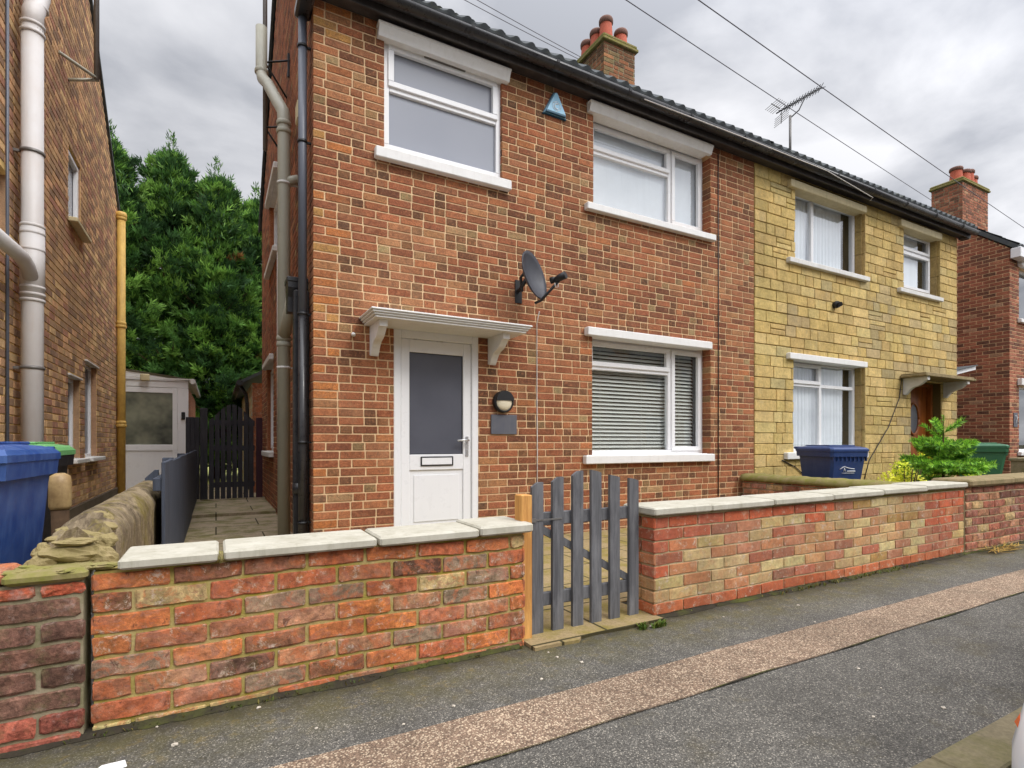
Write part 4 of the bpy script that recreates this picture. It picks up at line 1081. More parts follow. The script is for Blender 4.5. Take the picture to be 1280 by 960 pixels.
# small tiled outhouse roof seen behind it
oh = thing('outhouse', 'low outhouse with grey tiled roof behind the white lean-to', 'outhouse', (-2.4, 15.6, 0))
m = MB(); m.box(-4.0, -.9, 15.6, 18.5, 0, 2.1, rgb(140, 100, 70)); m.build('wall', 'brick_brown', oh)
m = MB(); add_mesh(m, pantiles(-4.1, -1.35, 15.5, 2.1, 16.9, 3.15, oh, courses=5)); m.prism([(15.5, 2.08), (16.9, 3.14), (16.9, 2.08)], -1.36, -1.33, 'x'); m.build('roof', 'tile', oh)

# extension behind the gate on our side
ex = thing('rear_extension', 'low orange brick outbuilding behind the dark gate, beside the red house', 'outbuilding', (.7, 11.3, 0))
m = MB(lambda u, d, z: (.60 + d, u, z))
PE = [(rgb(204, 150, 106), 4), (rgb(190, 128, 88), 3), (rgb(214, 168, 124), 2)]
eh = [(12.3, 12.75, .2, 1.95)]
we = backing(lambda u, d, z: (.60 + d, u, z), 11.3, 16.5, 0, 2.12, eh).build('side_wall', 'mortar_pale', ex)
brickwork(lambda u, d, z: (.60 + d, u, z), 11.3, 16.5, 0, 2.12, eh, pal=PE).build('brickwork', 'brick_red', we)
m = MB(); m.box(.60, 3.0, 11.28, 11.3, 0, 2.12, rgb(170, 112, 80)); m.build('end_wall', 'brick_wall', ex)
window(ex, lambda u, d, z: (.60 + d, u, z), 12.3, 12.75, .2, 1.95, .05, [(12.3, 12.75, .2, 1.95, False)], pane='door_glass')
m = MB(); m.prism([(.42, 2.1), (.42, 2.16), (2.4, 3.3), (2.4, 3.2)], 11.15, 16.8, 'y'); m.build('roof', 'tile', ex)
m = MB(); m.tube([(.38, 11.1, 2.1), (.38, 16.8, 2.1)], .055, 10); m.tube([(.40, 11.5, 2.08), (.50, 11.5, 1.92), (.52, 11.5, 1.75), (.56, 11.5, .1)], .035, 8); m.build('gutter', 'black_plastic', ex)

# =================================================================== side gate and fences
GY = 10.2
gt = thing('side_gate', 'dark arched boarded gate at the end of the side path', 'gate', (.2, GY, 0))
ga_, gb_ = -.10, .58
nb = 8; gx = []
for k_ in range(nb):
    x0 = ga_ + (gb_ - ga_) * k_ / nb; x1 = ga_ + (gb_ - ga_) * (k_ + 1) / nb - .017; xc = (x0 + x1) / 2
    t = (xc - (ga_ + gb_) / 2) / ((gb_ - ga_) / 2)
    zt_ = 1.36 + .22 * max(0, math.cos(t * PI / 2)) ** 1.3
    m = MB(); s0 = 1.36 + .28 * max(0, math.cos(min(1, abs((x0 - (ga_ + gb_) / 2) / ((gb_ - ga_) / 2))) * PI / 2)) ** 1.3; s1 = 1.36 + .28 * max(0, math.cos(min(1, abs((x1 - (ga_ + gb_) / 2) / ((gb_ - ga_) / 2))) * PI / 2)) ** 1.3
    m.prism([(x0, .03), (x1, .03), (x1, s1), (x0, s0)], GY, GY + .02, 'y'); m.build('board', 'fence_dark', gt)
for z in (.25, .86, 1.28):
    m = MB(); m.box(ga_, gb_, GY + .022, GY + .05, z, z + .09, bev=.004); m.build('rail', 'fence_dark', gt)
m = MB(); m.box(-.23, -.12, GY - .03, GY + .07, 0, 1.56, bev=.006)
tag(m.build('gate_post', 'fence_dark', origin=(-.17, GY, 0)), 'dark timber post at the left side of the arched side gate', 'gate post')
m = MB(); m.box(.60, .70, GY - .03, GY + .05, 0, 1.42, bev=.006)
tag(m.build('gate_post', 'maroon', origin=(.65, GY, 0)), 'maroon timber post between the arched side gate and the red house', 'gate post')
m = MB(); m.box(-.44, -.24, 10.45, 10.48, 0, 1.42, bev=.003)
for k_ in range(3): m.box(-.44 + k_ * .068, -.44 + k_ * .068 + .062, 10.43, 10.449, 0, 1.42 - .05 * (4 - k_) / 4 * 0, bev=.003)
tag(m.build('fence_panel', 'fence_dark', origin=(-.44, 10.45, 0)), 'dark vertical-board fence panel between the white lean-to and the arched gate', 'fence')
# low boarded fence along the path
fn = thing('boarded_fence', 'low slate-grey boarded fence running along the side path', 'fence', (-.28, 3.95, 0))
m = MB(); y = 3.95
while y < 10.1:
    m.box(-.295, -.275, y, y + .135, .02, .875 + rnd.uniform(-.006, .006), bev=.004); y += .138
m.build('boards', 'fence_slate', fn)
for z in (.7, .18):
    m = MB(); m.box(-.34, -.2955, 3.96, 10.1, z, z + .08, bev=.004); m.build('rail', 'fence_slate', fn)
for y in (5.85, 8.0):
    m = MB(); m.box(-.43, -.345, y, y + .09, 0, .86, bev=.006); m.build('post', 'fence_slate', fn)
m = MB(); m.prism([(-.47, .0), (-.47, .73), (-.41, .79), (-.385, .79), (-.385, 0)], 4.9, 4.97, 'y')
m.build('post', 'fence_slate', fn)

# rounded rendered wall
rw = thing('garden_wall', 'old rendered garden wall with rounded mossy top and broken front end', 'wall', (-.45, 2.5, 0))
m = MB(); ys = [2.50 + .05 * k_ for k_ in range(66)]; prev = None
w0, w1 = -.555, -.335
for iy, y in enumerate(ys):
    prof = [(w0, -.02), (w0, .2), (w0, .4), (w0, .56)]
    for k_ in range(1, 12): prof.append(((w0 + w1) / 2 - .5 * (w1 - w0 + .012) * math.cos(PI * k_ / 12), .59 + .125 * math.sin(PI * k_ / 12)))
    prof += [(w1, .56), (w1, .4), (w1, .2), (w1, -.02)]
    ring = []
    for (x, z) in prof:
        nn = noise.noise(Vector((x * 7, y * 5, z * 7))) * .012 + noise.noise(Vector((x * 20, y * 17, z * 20))) * .006
        if y < 2.75: z = z - max(0, (2.75 - y)) * .32 * max(0, z - .45) * 5 * (.6 + .4 * math.sin(y * 40 + x * 30)) if z > .45 else z
        ring.append(m.vert((x + nn, y, z + nn + .0)))
    if prev:
        for k_ in range(len(ring) - 1): m.face([prev[k_], prev[k_ + 1], ring[k_ + 1], ring[k_]], smooth=True)
    else: m.face(ring)
    prev = ring
m.face(prev[::-1]); m.build('rendered_wall', 'render', rw)
def lump(m, c, r, sq=(1, 1, 1), seed=0, amp=.35, n=10):
    idx = []
    for i in range(n + 1):
        th = PI * i / n; row = []
        for j in range(n * 2):
            ph = 2 * PI * j / (n * 2); v = Vector((math.sin(th) * math.cos(ph), math.sin(th) * math.sin(ph), math.cos(th)))
            k_ = 1 + amp * noise.noise(v * 1.6 + Vector((seed, 0, 0))) + amp * .5 * noise.noise(v * 4.2 + Vector((0, seed, 0)))
            row.append(m.vert((c[0] + v.x * r * sq[0] * k_, c[1] + v.y * r * sq[1] * k_, c[2] + v.z * r * sq[2] * k_)))
        idx.append(row)
    for i in range(n):
        for j in range(n * 2): m.face([idx[i][j], idx[i][(j + 1) % (n * 2)], idx[i + 1][(j + 1) % (n * 2)], idx[i + 1][j]], smooth=False)
m = MB()
for k_, (x, y, z, r_, sq) in enumerate([(-.45, 2.46, .60, .085, (1.25, .6, .42)), (-.53, 2.44, .57, .05, (.9, .7, .8)), (-.37, 2.45, .575, .055, (.9, .6, .8)), (-.46, 2.56, .645, .07, (1.1, .8, .35)), (-.40, 2.66, .665, .05, (1, 1.3, .4)), (-.50, 2.68, .655, .045, (1, 1.4, .45)),
        (-.44, 2.44, .645, .05, (1.3, .6, .25)), (-.36, 2.52, .63, .035, (1, 1, .8)), (-.545, 2.52, .60, .04, (.8, 1, .9)), (-.44, 2.8, .70, .035, (1.2, 1.4, .4)), (-.39, 2.74, .69, .022, (1, 1, .9))]):
    lump(m, (x, y, z), r_, sq, k_ * 3.7, .3, 12)
m.build('broken_end', 'rubble', rw)
m = MB(); m.box(-.55, -.36, 2.432, 2.52, .0, .575, bev=.01); m.build('brick_core', 'brick_old', rw)

# =================================================================== front boundary walls (every brick modelled)
DESAT, GAIN, HUE = .12, 1.12, (1, 1.08, .86)
WY = 2.31; WT = .215
def sagf(s, a): return lambda u: a * noise.noise(Vector((u * 1.3, s, 0)))
PWL = [(rgb(186, 94, 64), 5), (rgb(200, 108, 62), 3), (rgb(172, 100, 76), 5), (rgb(142, 86, 68), 3), (rgb(98, 64, 56), 1.6), (rgb(192, 156, 112), 2.6), (rgb(184, 124, 98), 3), (rgb(146, 116, 104), 1.8), (rgb(212, 114, 56), 2.2), (rgb(206, 178, 128), .35)]
def wall_core(m, x0, x1, zt, y0=WY, t=WT): m.box(x0, x1, y0 + .012, y0 + t - .012, -.05, zt)
lw = thing('boundary_wall', 'low mixed red and buff brick wall with white coping left of the picket gate', 'wall', (.4, WY, 0))
LX0, LX1, LZ = -.372, 1.333, .555
m = MB(); m.box(LX0 + .004, LX1 - .008, WY + .0115, WY + WT - .011, -.05, LZ); core = m.build('wall', 'mortar_moss', lw)
bm_ = brickwork(lambda u, d, z: (u, WY + .012 + d, z), LX0, LX1, -.045, LZ - .003, pal=PWL, H=.0755, joint=.0135, proud=.009, ch=.0028, jt=.0038, bond='stretcher', Ls=.232, lumps=.0014, sag=sagf(1, .012))
add_mesh(bm_, brickwork(lambda u, d, z: (LX1 - .009 - d, u, z), WY, WY + WT, -.045, LZ - .003, pal=PWL, H=.0755, joint=.0135, proud=.012, ch=.004, jt=.003, bond='stretcher', Ls=.22))
add_mesh(bm_, brickwork(lambda u, d, z: (u, WY + WT - .012 - d, z), LX0, LX1, -.045, LZ - .003, pal=PWL, H=.0755, joint=.0135, proud=.012, ch=.004, jt=.003, bond='stretcher', Ls=.232))
bm_.build('brickwork', 'brick_wall', core)
def coping(parent, pieces, y0, y1, mat, dz=0, jig=.004, bev=.008):
    for (a, b, z0, z1) in pieces:
        m = MB(); piv = ((a + b) / 2, y0, z0)
        rot = Matrix.Rotation(rnd.uniform(-.004, .004), 3, 'Y') @ Matrix.Rotation(rnd.uniform(-.006, .006), 3, 'Z')
        m.box(a + .003, b - .003, y0 + rnd.uniform(-jig, jig), y1, z0, z1, bev=bev, rot=rot, piv=piv); m.build('coping_stone', mat, parent)
coping(lw, [(-.30, .012, .558, .596), (.022, .40 + .2, .558, .597), (.606, 1.075, .558, .598)], WY - .035, WY + WT + .03, 'coping')
coping(lw, [(1.075, 1.365, .562, .606)], WY - .04, WY + WT + .05, 'coping')
m = MB(); lump(m, (-.34, WY + .02, .573), .03, (1.6, 1, .4), 2); lump(m, (.016, WY - .02, .575), .014, (.7, 1.2, 1.5), 5); m.build('mortar_lumps', 'mossy_cement', lw)

# neighbour's older wall at the far left
nw = thing('boundary_wall', 'old dark purple-brown brick wall with mossy stone top at bottom left', 'wall', (-.9, WY, 0))
PNW = [(rgb(118, 78, 72), 5), (rgb(98, 66, 62), 4), (rgb(146, 100, 90), 3), (rgb(78, 60, 60), 2), (rgb(140, 90, 60), 1.2)]
def palnw(u, z, hd, r):
    if r == 0 or r == 1: return wpick([(rgb(168, 84, 74), 3), (rgb(150, 74, 66), 2)])
    if z > .48 and rnd.random() < .6: return rgb(190, 84, 60)
    return wpick(PNW)
NX1 = LX0 - .018
m = MB(); m.box(-2.6, NX1 - .004, WY - .005, WY + WT - .02, -.05, .535); core = m.build('wall', 'mortar_grey', nw)
brickwork(lambda u, d, z: (u, WY - .004 + d, z), -2.6, NX1, -.045, .533, palf=palnw, H=.0755, joint=.014, proud=.011, ch=.005, jt=.0045, bond='stretcher', Ls=.232, lumps=.004, sag=sagf(4, .02)).build('brickwork', 'brick_old', core)
m = MB(); m.box(-.60, NX1 + .01, WY - .03, WY + WT + .02, .537, .575, bev=.014)
for k_ in range(14): lump(m, (-.6 + rnd.uniform(0, .22), WY - .01 + rnd.uniform(0, .2), .572), rnd.uniform(.012, .03), (1.4, 1.2, .35), k_ * 1.3)
m.build('coping_stone', 'mossy_cement', nw)
m = MB()
x = -2.6
while x < -.62:
    m.box(x, x + .10, WY - .008, WY + WT - .02, .537, .60 - .04 * rnd.random(), jit(wpick(PWL)), bev=.012); x += .112
m.build('brick_on_edge', 'brick_wall', nw)

# right-hand wall
rwl = thing('boundary_wall', 'long low brick wall with white coping and orange base course right of the picket gate', 'wall', (4, WY, 0))
RX0, RX1, RZ = 2.185, 5.875, .575
PB = [(rgb(194, 160, 120), 4), (rgb(182, 146, 110), 3), (rgb(198, 172, 130), 2), (rgb(186, 120, 88), 2), (rgb(170, 130, 76), 1)]
PRD = [(rgb(196, 88, 58), 4), (rgb(176, 84, 66), 4), (rgb(156, 88, 72), 2), (rgb(190, 112, 78), 2), (rgb(120, 66, 54), 1), (rgb(186, 152, 108), .8)]
PPK = [(rgb(178, 112, 90), 4), (rgb(170, 92, 76), 3), (rgb(190, 138, 100), 3), (rgb(156, 96, 82), 2), (rgb(192, 160, 112), 2)]
def palr(u, z, hd, r):
    if r <= 1: return wpick([(rgb(196, 98, 62), 3), (rgb(184, 88, 56), 2)])
    if z > .5 and 3.0 < u < 4.4 and rnd.random() < .3: return rgb(198, 88, 60)
    s = z * 2.2 - (u - 2.2) * .30 + noise.noise(Vector((u * 1.2, z * 3, 2))) * .5
    if s > .62: return wpick(PRD)
    if u > 4.0 and z > .16 and (u - 4) * .3 + noise.noise(Vector((u, z * 4, 8))) * .5 > .5 - z * .3 and u < 5.3: return wpick(PB)
    if u > 5.2: return wpick(PRD if z > .3 else PPK)
    return wpick(PPK if rnd.random() < .5 else PB)
m = MB(); m.box(RX0 + .008, RX1 - .002, WY + .011, WY + WT - .011, -.05, RZ); core = m.build('wall', 'mortar_buff', rwl)
bm_ = brickwork(lambda u, d, z: (u, WY + .012 + d, z), RX0, RX1, -.06, RZ - .003, palf=palr, H=.0705, joint=.0095, proud=.007, ch=.0022, jt=.0025, bond='stretcher', Ls=.232, lumps=.001, sag=sagf(2, .012))
add_mesh(bm_, brickwork(lambda u, d, z: (RX0 + .009 + d, u, z), WY, WY + WT, -.06, RZ - .003, palf=lambda u, z, h, r: palr(2.2, z, h, r), H=.0705, joint=.011, proud=.012, ch=.0035, jt=.0025, bond='stretcher', Ls=.22))
add_mesh(bm_, brickwork(lambda u, d, z: (u, WY + WT - .012 - d, z), RX0, RX1, -.06, RZ - .003, palf=palr, H=.0705, joint=.011, proud=.012, bond='stretcher', Ls=.232))
bm_.build('brickwork', 'brick_pale', core)
coping(rwl, [(RX0 - .03, 2.62, .585, .63), (2.62, 3.2, .585, .627), (3.2, 3.85, .588, .630), (3.85, 4.5, .592, .634), (4.5, 5.15, .597, .639), (5.15, 5.87, .602, .645)], WY - .035, WY + WT + .03, 'coping')
m = MB(); m.box(RX0 + .02, RX1 - .02, WY + .012, WY + WT - .02, RZ, .6); m.build('bedding_mortar', 'mossy_cement', rwl)
ow = thing('boundary_wall', 'old red brick wall with brown stone coping further along the pavement at the right', 'wall', (9, WY, 0))
OX1 = 15.5
POW = [(rgb(168, 92, 78), 4), (rgb(146, 82, 72), 4), (rgb(178, 114, 90), 3), (rgb(112, 66, 58), 2), (rgb(180, 140, 104), 1.5)]
m = MB(); m.box(RX1 + .03, OX1, WY + .006, WY + WT - .011, -.05, .60); core = m.build('wall', 'mortar_buff', ow)
brickwork(lambda u, d, z: (u, WY + .007 + d, z), RX1 + .03, OX1, -.05, .597, pal=POW, H=.073, joint=.012, proud=.010, ch=.004, jt=.003, bond='stretcher', Ls=.225, lumps=.004, sag=sagf(6, .02)).build('brickwork', 'brick_old', core)
coping(ow, [(RX1 - .0 + k_ * .9, RX1 + (k_ + 1) * .9, .603, .665) for k_ in range(10)], WY - .05, WY + WT + .05, 'coping_old', bev=.014)
dw = thing('garden_wall', 'low brick wall with weathered cement top dividing the two front gardens', 'wall', (6.2, 3.7, 0))
m = MB(); m.box(6.12, 6.3, 2.56, F - .08, -.05, .5); core = m.build('wall', 'mortar_grey', dw)
brickwork(lambda u, d, z: (6.119 + d, u, z), 2.56, F - .08, -.05, .5, pal=POW, joint=.012, proud=.009, ch=.004, jt=.002, bond='stretcher', lumps=.003).build('brickwork', 'brick_old', core)
m = MB(); prev = None
for iy in range(47):
    y = 2.55 + .05 * iy; prof = [(6.09, .5), (6.085, .53), (6.12, .57), (6.21, .592), (6.30, .57), (6.335, .53), (6.33, .5)]
    ring = [m.vert((x + .01 * noise.noise(Vector((x * 9, y * 9, 1))), y, z + .012 * noise.noise(Vector((x * 8, y * 11, 4))))) for x, z in prof]
    if prev:
        for k_ in range(len(ring)): m.face([prev[k_], prev[(k_ + 1) % 7], ring[(k_ + 1) % 7], ring[k_]], smooth=True)
    else: m.face(ring)
    prev = ring
m.face(prev); m.build('cement_capping', 'mossy_cement', dw)
d3 = thing('garden_wall', 'short dark brick garden wall in front of the far right house', 'wall', (14, 4.3, 0))
m = MB(); m.box(12.7, 17, 4.1, 4.3, 0, .66); m.box(12.68, 17, 4.07, 4.33, .661, .72, bev=.01)
core = m.build('wall', 'mortar_grey', d3); brickwork(lambda u, d, z: (u, 4.099 + d, z), 12.7, 17, 0, .655, pal=[(rgb(92, 62, 56), 1), (rgb(112, 72, 62), 1), (rgb(78, 56, 52), 1)], bond='stretcher').build('brickwork', 'brick_old', core)

# picket gate and its post
pg = thing('picket_gate', 'weathered grey picket gate with six arched pickets in the front wall', 'gate', (1.77, 2.38, 0))
gy = 2.38; pxs = [1.418, 1.544, 1.672, 1.795, 1.924, 2.062]; tops = [.782, .806, .835, .842, .812, .79]; w_ = .068
for k_, (x, t_) in enumerate(zip(pxs, tops)):
    m = MB(); sl = .012 if k_ < 3 else -.008
    m.prism([(x, .012), (x + w_, .012), (x + w_, t_ + sl), (x + w_ * .5, t_ + .006 + sl * .4), (x, t_ - sl)], gy, gy + .02, 'y'); m.build('picket', 'gate_grey', pg)
m = MB(); m.box(1.42, 2.125, gy + .0205, gy + .045, .565, .635, bev=.004); m.build('rail', 'gate_grey', pg)
m = MB(); m.box(1.42, 2.125, gy + .0205, gy + .045, .145, .215, bev=.004); m.build('rail', 'gate_grey', pg)
m = MB(); m.prism([(1.43, .56), (1.50, .565), (2.12, .22), (2.05, .216)], gy + .0212, gy + .043, 'y'); m.build('brace', 'gate_grey', pg)
m = MB(); m.box(1.44, 1.60, gy - .004, gy - .0005, .596, .604); m.box(1.37, 1.44, gy - .006, gy + .0, .59, .61); m.build('hinge', 'metal', pg)
m = MB(); m.box(1.337, 1.398, 2.345, 2.42, -.02, .735, bev=.003)
tag(m.build('gate_post', 'pine', origin=(1.36, 2.38, 0)), 'new yellow pine post between the left brick wall and the picket gate', 'gate post')

# =================================================================== ground
def sheet(name, x0, x1, y0, y1, z, mat, **k):
    m = MB(); m.quad((x0, y0, z), (x1, y0, z), (x1, y1, z), (x0, y1, z)); o = m.build(name, mat, recalc=False); tag(o, kind='structure'); return o
sheet('ground', -300, 300, -300, 300, -.16, 'soil')
sheet('road', -80, 80, -5.6, .74, -.12, 'road')
m = MB(); x = -30.0
while x < 45: m.box(x, x + .910, .735, .876, -.15, .003, bev=.006); x += .914
tag(m.build('kerb', 'kerb'), kind='structure')
m = MB(); m.box(-60, 80, .872, WY + .35, -.15, 0); tag(m.build('pavement', 'asphalt'), kind='structure')
# band of brown chippings with a slightly wandering edge
m = MB(); prev = None; x = -20.0
while x < 60:
    e0 = 1.532 + .012 * noise.noise(Vector((x * 1.7, 0, 0))); e1 = 1.808 + .01 * noise.noise(Vector((x * 2.1, 5, 0)))
    r_ = (m.vert((x, e0, .004)), m.vert((x, e1, .004)))
    if prev: m.face([prev[0], r_[0], r_[1], prev[1]])
    prev = r_; x += .08
tag(m.build('chippings_strip', 'band', recalc=False), kind='structure')
m = MB(); prev = None; x = -20.0
while x < 60:
    e0 = 1.532 + .012 * noise.noise(Vector((x * 1.7, 0, 0))); wd = .0015 + .011 * max(0, noise.noise(Vector((x * 2.3, 7, 0))) + .1)
    r_ = (m.vert((x, e0 - wd, .0075)), m.vert((x, e0 + wd * .4, .0075)))
    if prev: m.face([prev[0], r_[0], r_[1], prev[1]])
    prev = r_; x += .04
tag(m.build('pavement_seam', 'seam', recalc=False), kind='structure')
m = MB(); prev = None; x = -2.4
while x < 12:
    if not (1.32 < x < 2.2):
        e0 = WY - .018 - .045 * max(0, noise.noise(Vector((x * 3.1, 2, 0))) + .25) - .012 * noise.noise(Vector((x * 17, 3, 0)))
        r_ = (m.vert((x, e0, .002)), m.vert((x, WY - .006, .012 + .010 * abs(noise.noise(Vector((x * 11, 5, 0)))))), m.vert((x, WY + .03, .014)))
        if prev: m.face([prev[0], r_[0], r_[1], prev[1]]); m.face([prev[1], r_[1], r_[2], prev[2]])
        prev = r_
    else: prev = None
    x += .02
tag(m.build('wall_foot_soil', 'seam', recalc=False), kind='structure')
m = MB(); m.box(-.33, 6.12, WY + .33, F + .06, -.15, .006); tag(m.build('front_garden_paving', 'garden_slab'), kind='structure')
m = MB(); m.box(6.3, 14.4, WY + .33, F + 1.0, -.15, .004); tag(m.build('next_garden_soil', 'soil'), kind='structure')
m = MB(); m.box(-.33, XL - .002, F - .2, 10.2, -.12, .012); m.box(-.33, XL - .002, 8.2, 14, .0125, .05); m.box(-.27, .73, 10.1, 10.3, .051, .065); tag(m.build('side_path', 'path'), kind='structure')
m = MB(); m.box(-6, -.336, WY + .33, 12, -.12, .003); tag(m.build('neighbour_yard', 'path'), kind='structure')
m = MB(); m.box(-.333, 8, 12.2, 30, -.12, .02); m.box(-8, -.334, 15.4, 30, -.12, .018); tag(m.build('rear_gardens', 'lawn'), kind='structure')
# cement threshold under the picket gate, lapping onto the pavement
m = MB(); th = []
for k_ in range(25):
    x = 1.34 + .86 * k_ / 24; th.append((x, WY - .06 + .02 * noise.noise(Vector((x * 6, 1, 1))) - (.03 if x < 1.6 else 0)))
pts = th + [(2.18, WY + .4), (1.34, WY + .4)]
m.prism(pts, -.02, .016, 'z'); tag(m.build('threshold', 'garden_slab'), kind='structure')
sheet('far_pavement', -60, 80, -8.2, -5.6, -.02, 'road')

# weeds and moss along the wall foot, small stones
DESAT, GAIN, HUE = .0, 1.0, (1, 1, 1)
def blade_clump(m, c, n, h, spread, cols, wd=.004):
    for _ in range(n):
        a_ = rnd.uniform(0, 2 * PI); q = Vector((c[0] + rnd.uniform(-1, 1) * spread, c[1] + rnd.uniform(-1, 1) * spread * .4, c[2])); hh = h * rnd.uniform(.4, 1)
        t_ = q + Vector((math.cos(a_) * hh * .7, math.sin(a_) * hh * .7, hh)); sd = Vector((-math.sin(a_), math.cos(a_), 0)) * wd
        mid = (q + t_) / 2 + Vector((0, 0, hh * .12)); col = jit(rnd.choice(cols), .25)
        i = [m.vert(tuple(v)) for v in (q - sd * .5, q + sd * .5, mid + sd, mid - sd, t_)]
        m.face([i[0], i[1], i[2], i[3]], col); m.face([i[3], i[2], i[4]], col)
m = MB()
gcols = [rgb(92, 98, 40), rgb(70, 84, 34), rgb(122, 110, 52), rgb(84, 70, 38)]
for _ in range(120): 
    x = rnd.choice([rnd.uniform(-.5, 1.3), rnd.uniform(2.2, 7)]); blade_clump(m, (x, WY - rnd.uniform(.0, .03), 0), rnd.randint(2, 6), .018, .02, gcols, .003)
for x in (2.0, 2.08, 2.13, 2.02): blade_clump(m, (x, WY - .1 + rnd.uniform(-.02, .02), .0), 26, .04, .025, [rgb(86, 112, 44), rgb(110, 120, 50)], .006)
for x in [3.3 + .14 * k_ for k_ in range(12)]: blade_clump(m, (x, WY - .03, .0), 12, .03, .05, gcols, .004)
tag(m.build('weeds', 'leaf', recalc=False), 'tiny weeds and moss in the crack where the wall meets the pavement', 'weeds', kind='stuff')
m = MB()
for _ in range(60):
    x = 6.35 + rnd.uniform(-.25, .35); a_ = rnd.uniform(-.6, .6); q = Vector((x, WY - .12 + rnd.uniform(-.05, .06), .01 + rnd.uniform(0, .03))); t_ = q + Vector((math.cos(a_) * .2 * rnd.choice([-1, 1]), math.sin(a_) * .16, rnd.uniform(-.005, .03)))
    sd = Vector((0, .006, 0)); i = [m.vert(tuple(v)) for v in (q - sd, q + sd, t_ + sd * .4, t_ - sd * .4)]; m.face(i, jit(rgb(190, 158, 84), .2))
tag(m.build('dry_leaves', 'leaf', recalc=False, origin=(6.35, WY - .12, 0)), 'clump of straw-yellow dead leaves on the pavement at the foot of the right wall', 'dead leaves', kind='stuff')
pm2 = MB(); lump(pm2, (0, 0, .004), .008, (1.3, 1, .7), 1, .4, 5)
peb = pm2.build('pebble', paint_mat('pale_pebble', rgb(190, 180, 164), .8, .1))
tag(peb, 'tiny pale stone chip lying loose on the pavement', 'pebble', 'stone chips scattered on the pavement')
peb.location = (-.12, 2.1, 0)
for k_ in range(24):
    o = peb.copy(); C.objects.link(o); o.location = (rnd.uniform(-.5, 3.2), WY - rnd.uniform(.04, .5) if k_ % 3 else rnd.uniform(1.0, 1.5), 0); s_ = rnd.uniform(.3, .95); o.scale = (s_, s_, s_); o.rotation_euler = (0, 0, rnd.uniform(0, 6))
m = MB(); m.face([m.vert(p) for p in ((-.34, 2.02, .003), (-.29, 2.0, .008), (-.24, 2.03, .004), (-.25, 2.07, .006), (-.31, 2.075, .003))])
tag(m.build('paper_scrap', 'white_paint', origin=(-.29, 2.03, 0)), 'torn white scrap of paper on the pavement below the left wall', 'litter')

# =================================================================== wheelie bins
def wheelie(label, mat, lidmat, loc, rz, group=None, sc=1.0, mark=False):
    t = thing('wheelie_bin', label, 'wheelie bin', (0, 0, 0), group)
    def ringp(z, hx, hy, y_off=0): 
        c_ = .03; return [(-hx + c_, -hy + y_off, z), (hx - c_, -hy + y_off, z), (hx, -hy + c_ + y_off, z), (hx, hy - c_, z), (hx - c_, hy, z), (-hx + c_, hy, z), (-hx, hy - c_, z), (-hx, -hy + c_ + y_off, z)]
    m = MB(); lv = [ringp(.04, .20, .22, .06), ringp(.12, .215, .235, .04), ringp(.8, .255, .31), ringp(.885, .26, .318), ringp(.886, .285, .34), ringp(.955, .29, .345)]
    rs = [[m.vert(p) for p in l] for l in lv]
    for r0, r1 in zip(rs, rs[1:]):
        for k_ in range(8): m.face([r0[k_], r0[(k_ + 1) % 8], r1[(k_ + 1) % 8], r1[k_]])
    m.face(rs[0][::-1]); m.face(rs[-1])
    for k_ in range(9): m.box(-.25 + k_ * .0625 - .004, -.25 + k_ * .0625 + .004, -.335, -.30, .83, .886)
    body = m.build('body', mat, t)
    m = MB(); lz = [(.956, .295, .355), (.985, .295, .355), (1.005, .28, .33), (1.02, .25, .25), (1.028, .2, .16)]
    rs = [[m.vert(p) for p in ringp(z, hx, hy)] for z, hx, hy in lz]
    for r0, r1 in zip(rs, rs[1:]):
        for k_ in range(8): m.face([r0[k_], r0[(k_ + 1) % 8], r1[(k_ + 1) % 8], r1[k_]])
    m.face(rs[0][::-1]); m.face(rs[-1])
    m.box(-.2, .2, -.2, .25, 1.0255, 1.04, bev=.01); lid = m.build('lid', lidmat, t)
    m = MB(); m.tube([(-.25, .40, 1.0), (.25, .40, 1.0)], .016, 8)
    for x in (-.22, -.08, .08, .22): m.box(x - .014, x + .014, .33, .41, .975, 1.012, bev=.004)
    m.build('handle', lidmat, t)
    for s_ in (-1, 1):
        m = MB(); m.lathe((s_ * .24, .27, .1), [(.02, -.03), (.095, -.03), (.1, -.015), (.1, .015), (.095, .03), (.02, .03)], 18, 'x'); m.build('wheel', 'tyre', t)
    if mark:
        m = MB()
        m.tube([(-.13, -.302, .72), (-.09, -.302, .745), (-.06, -.303, .755), (-.03, -.303, .745), (.03, -.302, .73), (.09, -.302, .725)], .005, 5)
        m.tube([(-.07, -.301, .69), (-.06, -.301, .735), (-.045, -.301, .69)], .005, 5); m.tube([(-.02, -.301, .695), (.1, -.301, .695)], .007, 5); m.tube([(-.1, -.30, .67), (.09, -.30, .67)], .003, 5)
        m.build('printed_mark', 'ink_white', body)
    t.location = loc; t.rotation_euler = (0, 0, rz); t.scale = (sc, sc, sc)
    return t
wheelie('scuffed blue wheelie bin by the left brown brick house', 'blue_bin', 'blue_bin', (-.95, 3.0, 0), R(-3), sc=.965)
wheelie('wheelie bin with light green lid half hidden behind the scuffed blue bin', 'black_matte', 'lime_bin', (-1.10, 4.22, 0), R(0), sc=.965)
wheelie('navy blue wheelie bin with white mark in front of the yellow house', 'navy_bin', 'navy_bin', (6.90, 4.12, 0), R(-18), sc=.93, mark=True)
wheelie('dark green wheelie bin behind the little fir by the yellow house', 'green_bin', 'green_bin', (10.85, 4.05, 0), R(20), sc=.96)
tp = thing('bollard', 'stubby post with dark foot and worn cream barrel top behind the scuffed blue bin', 'post', (-.735, 3.72, 0))
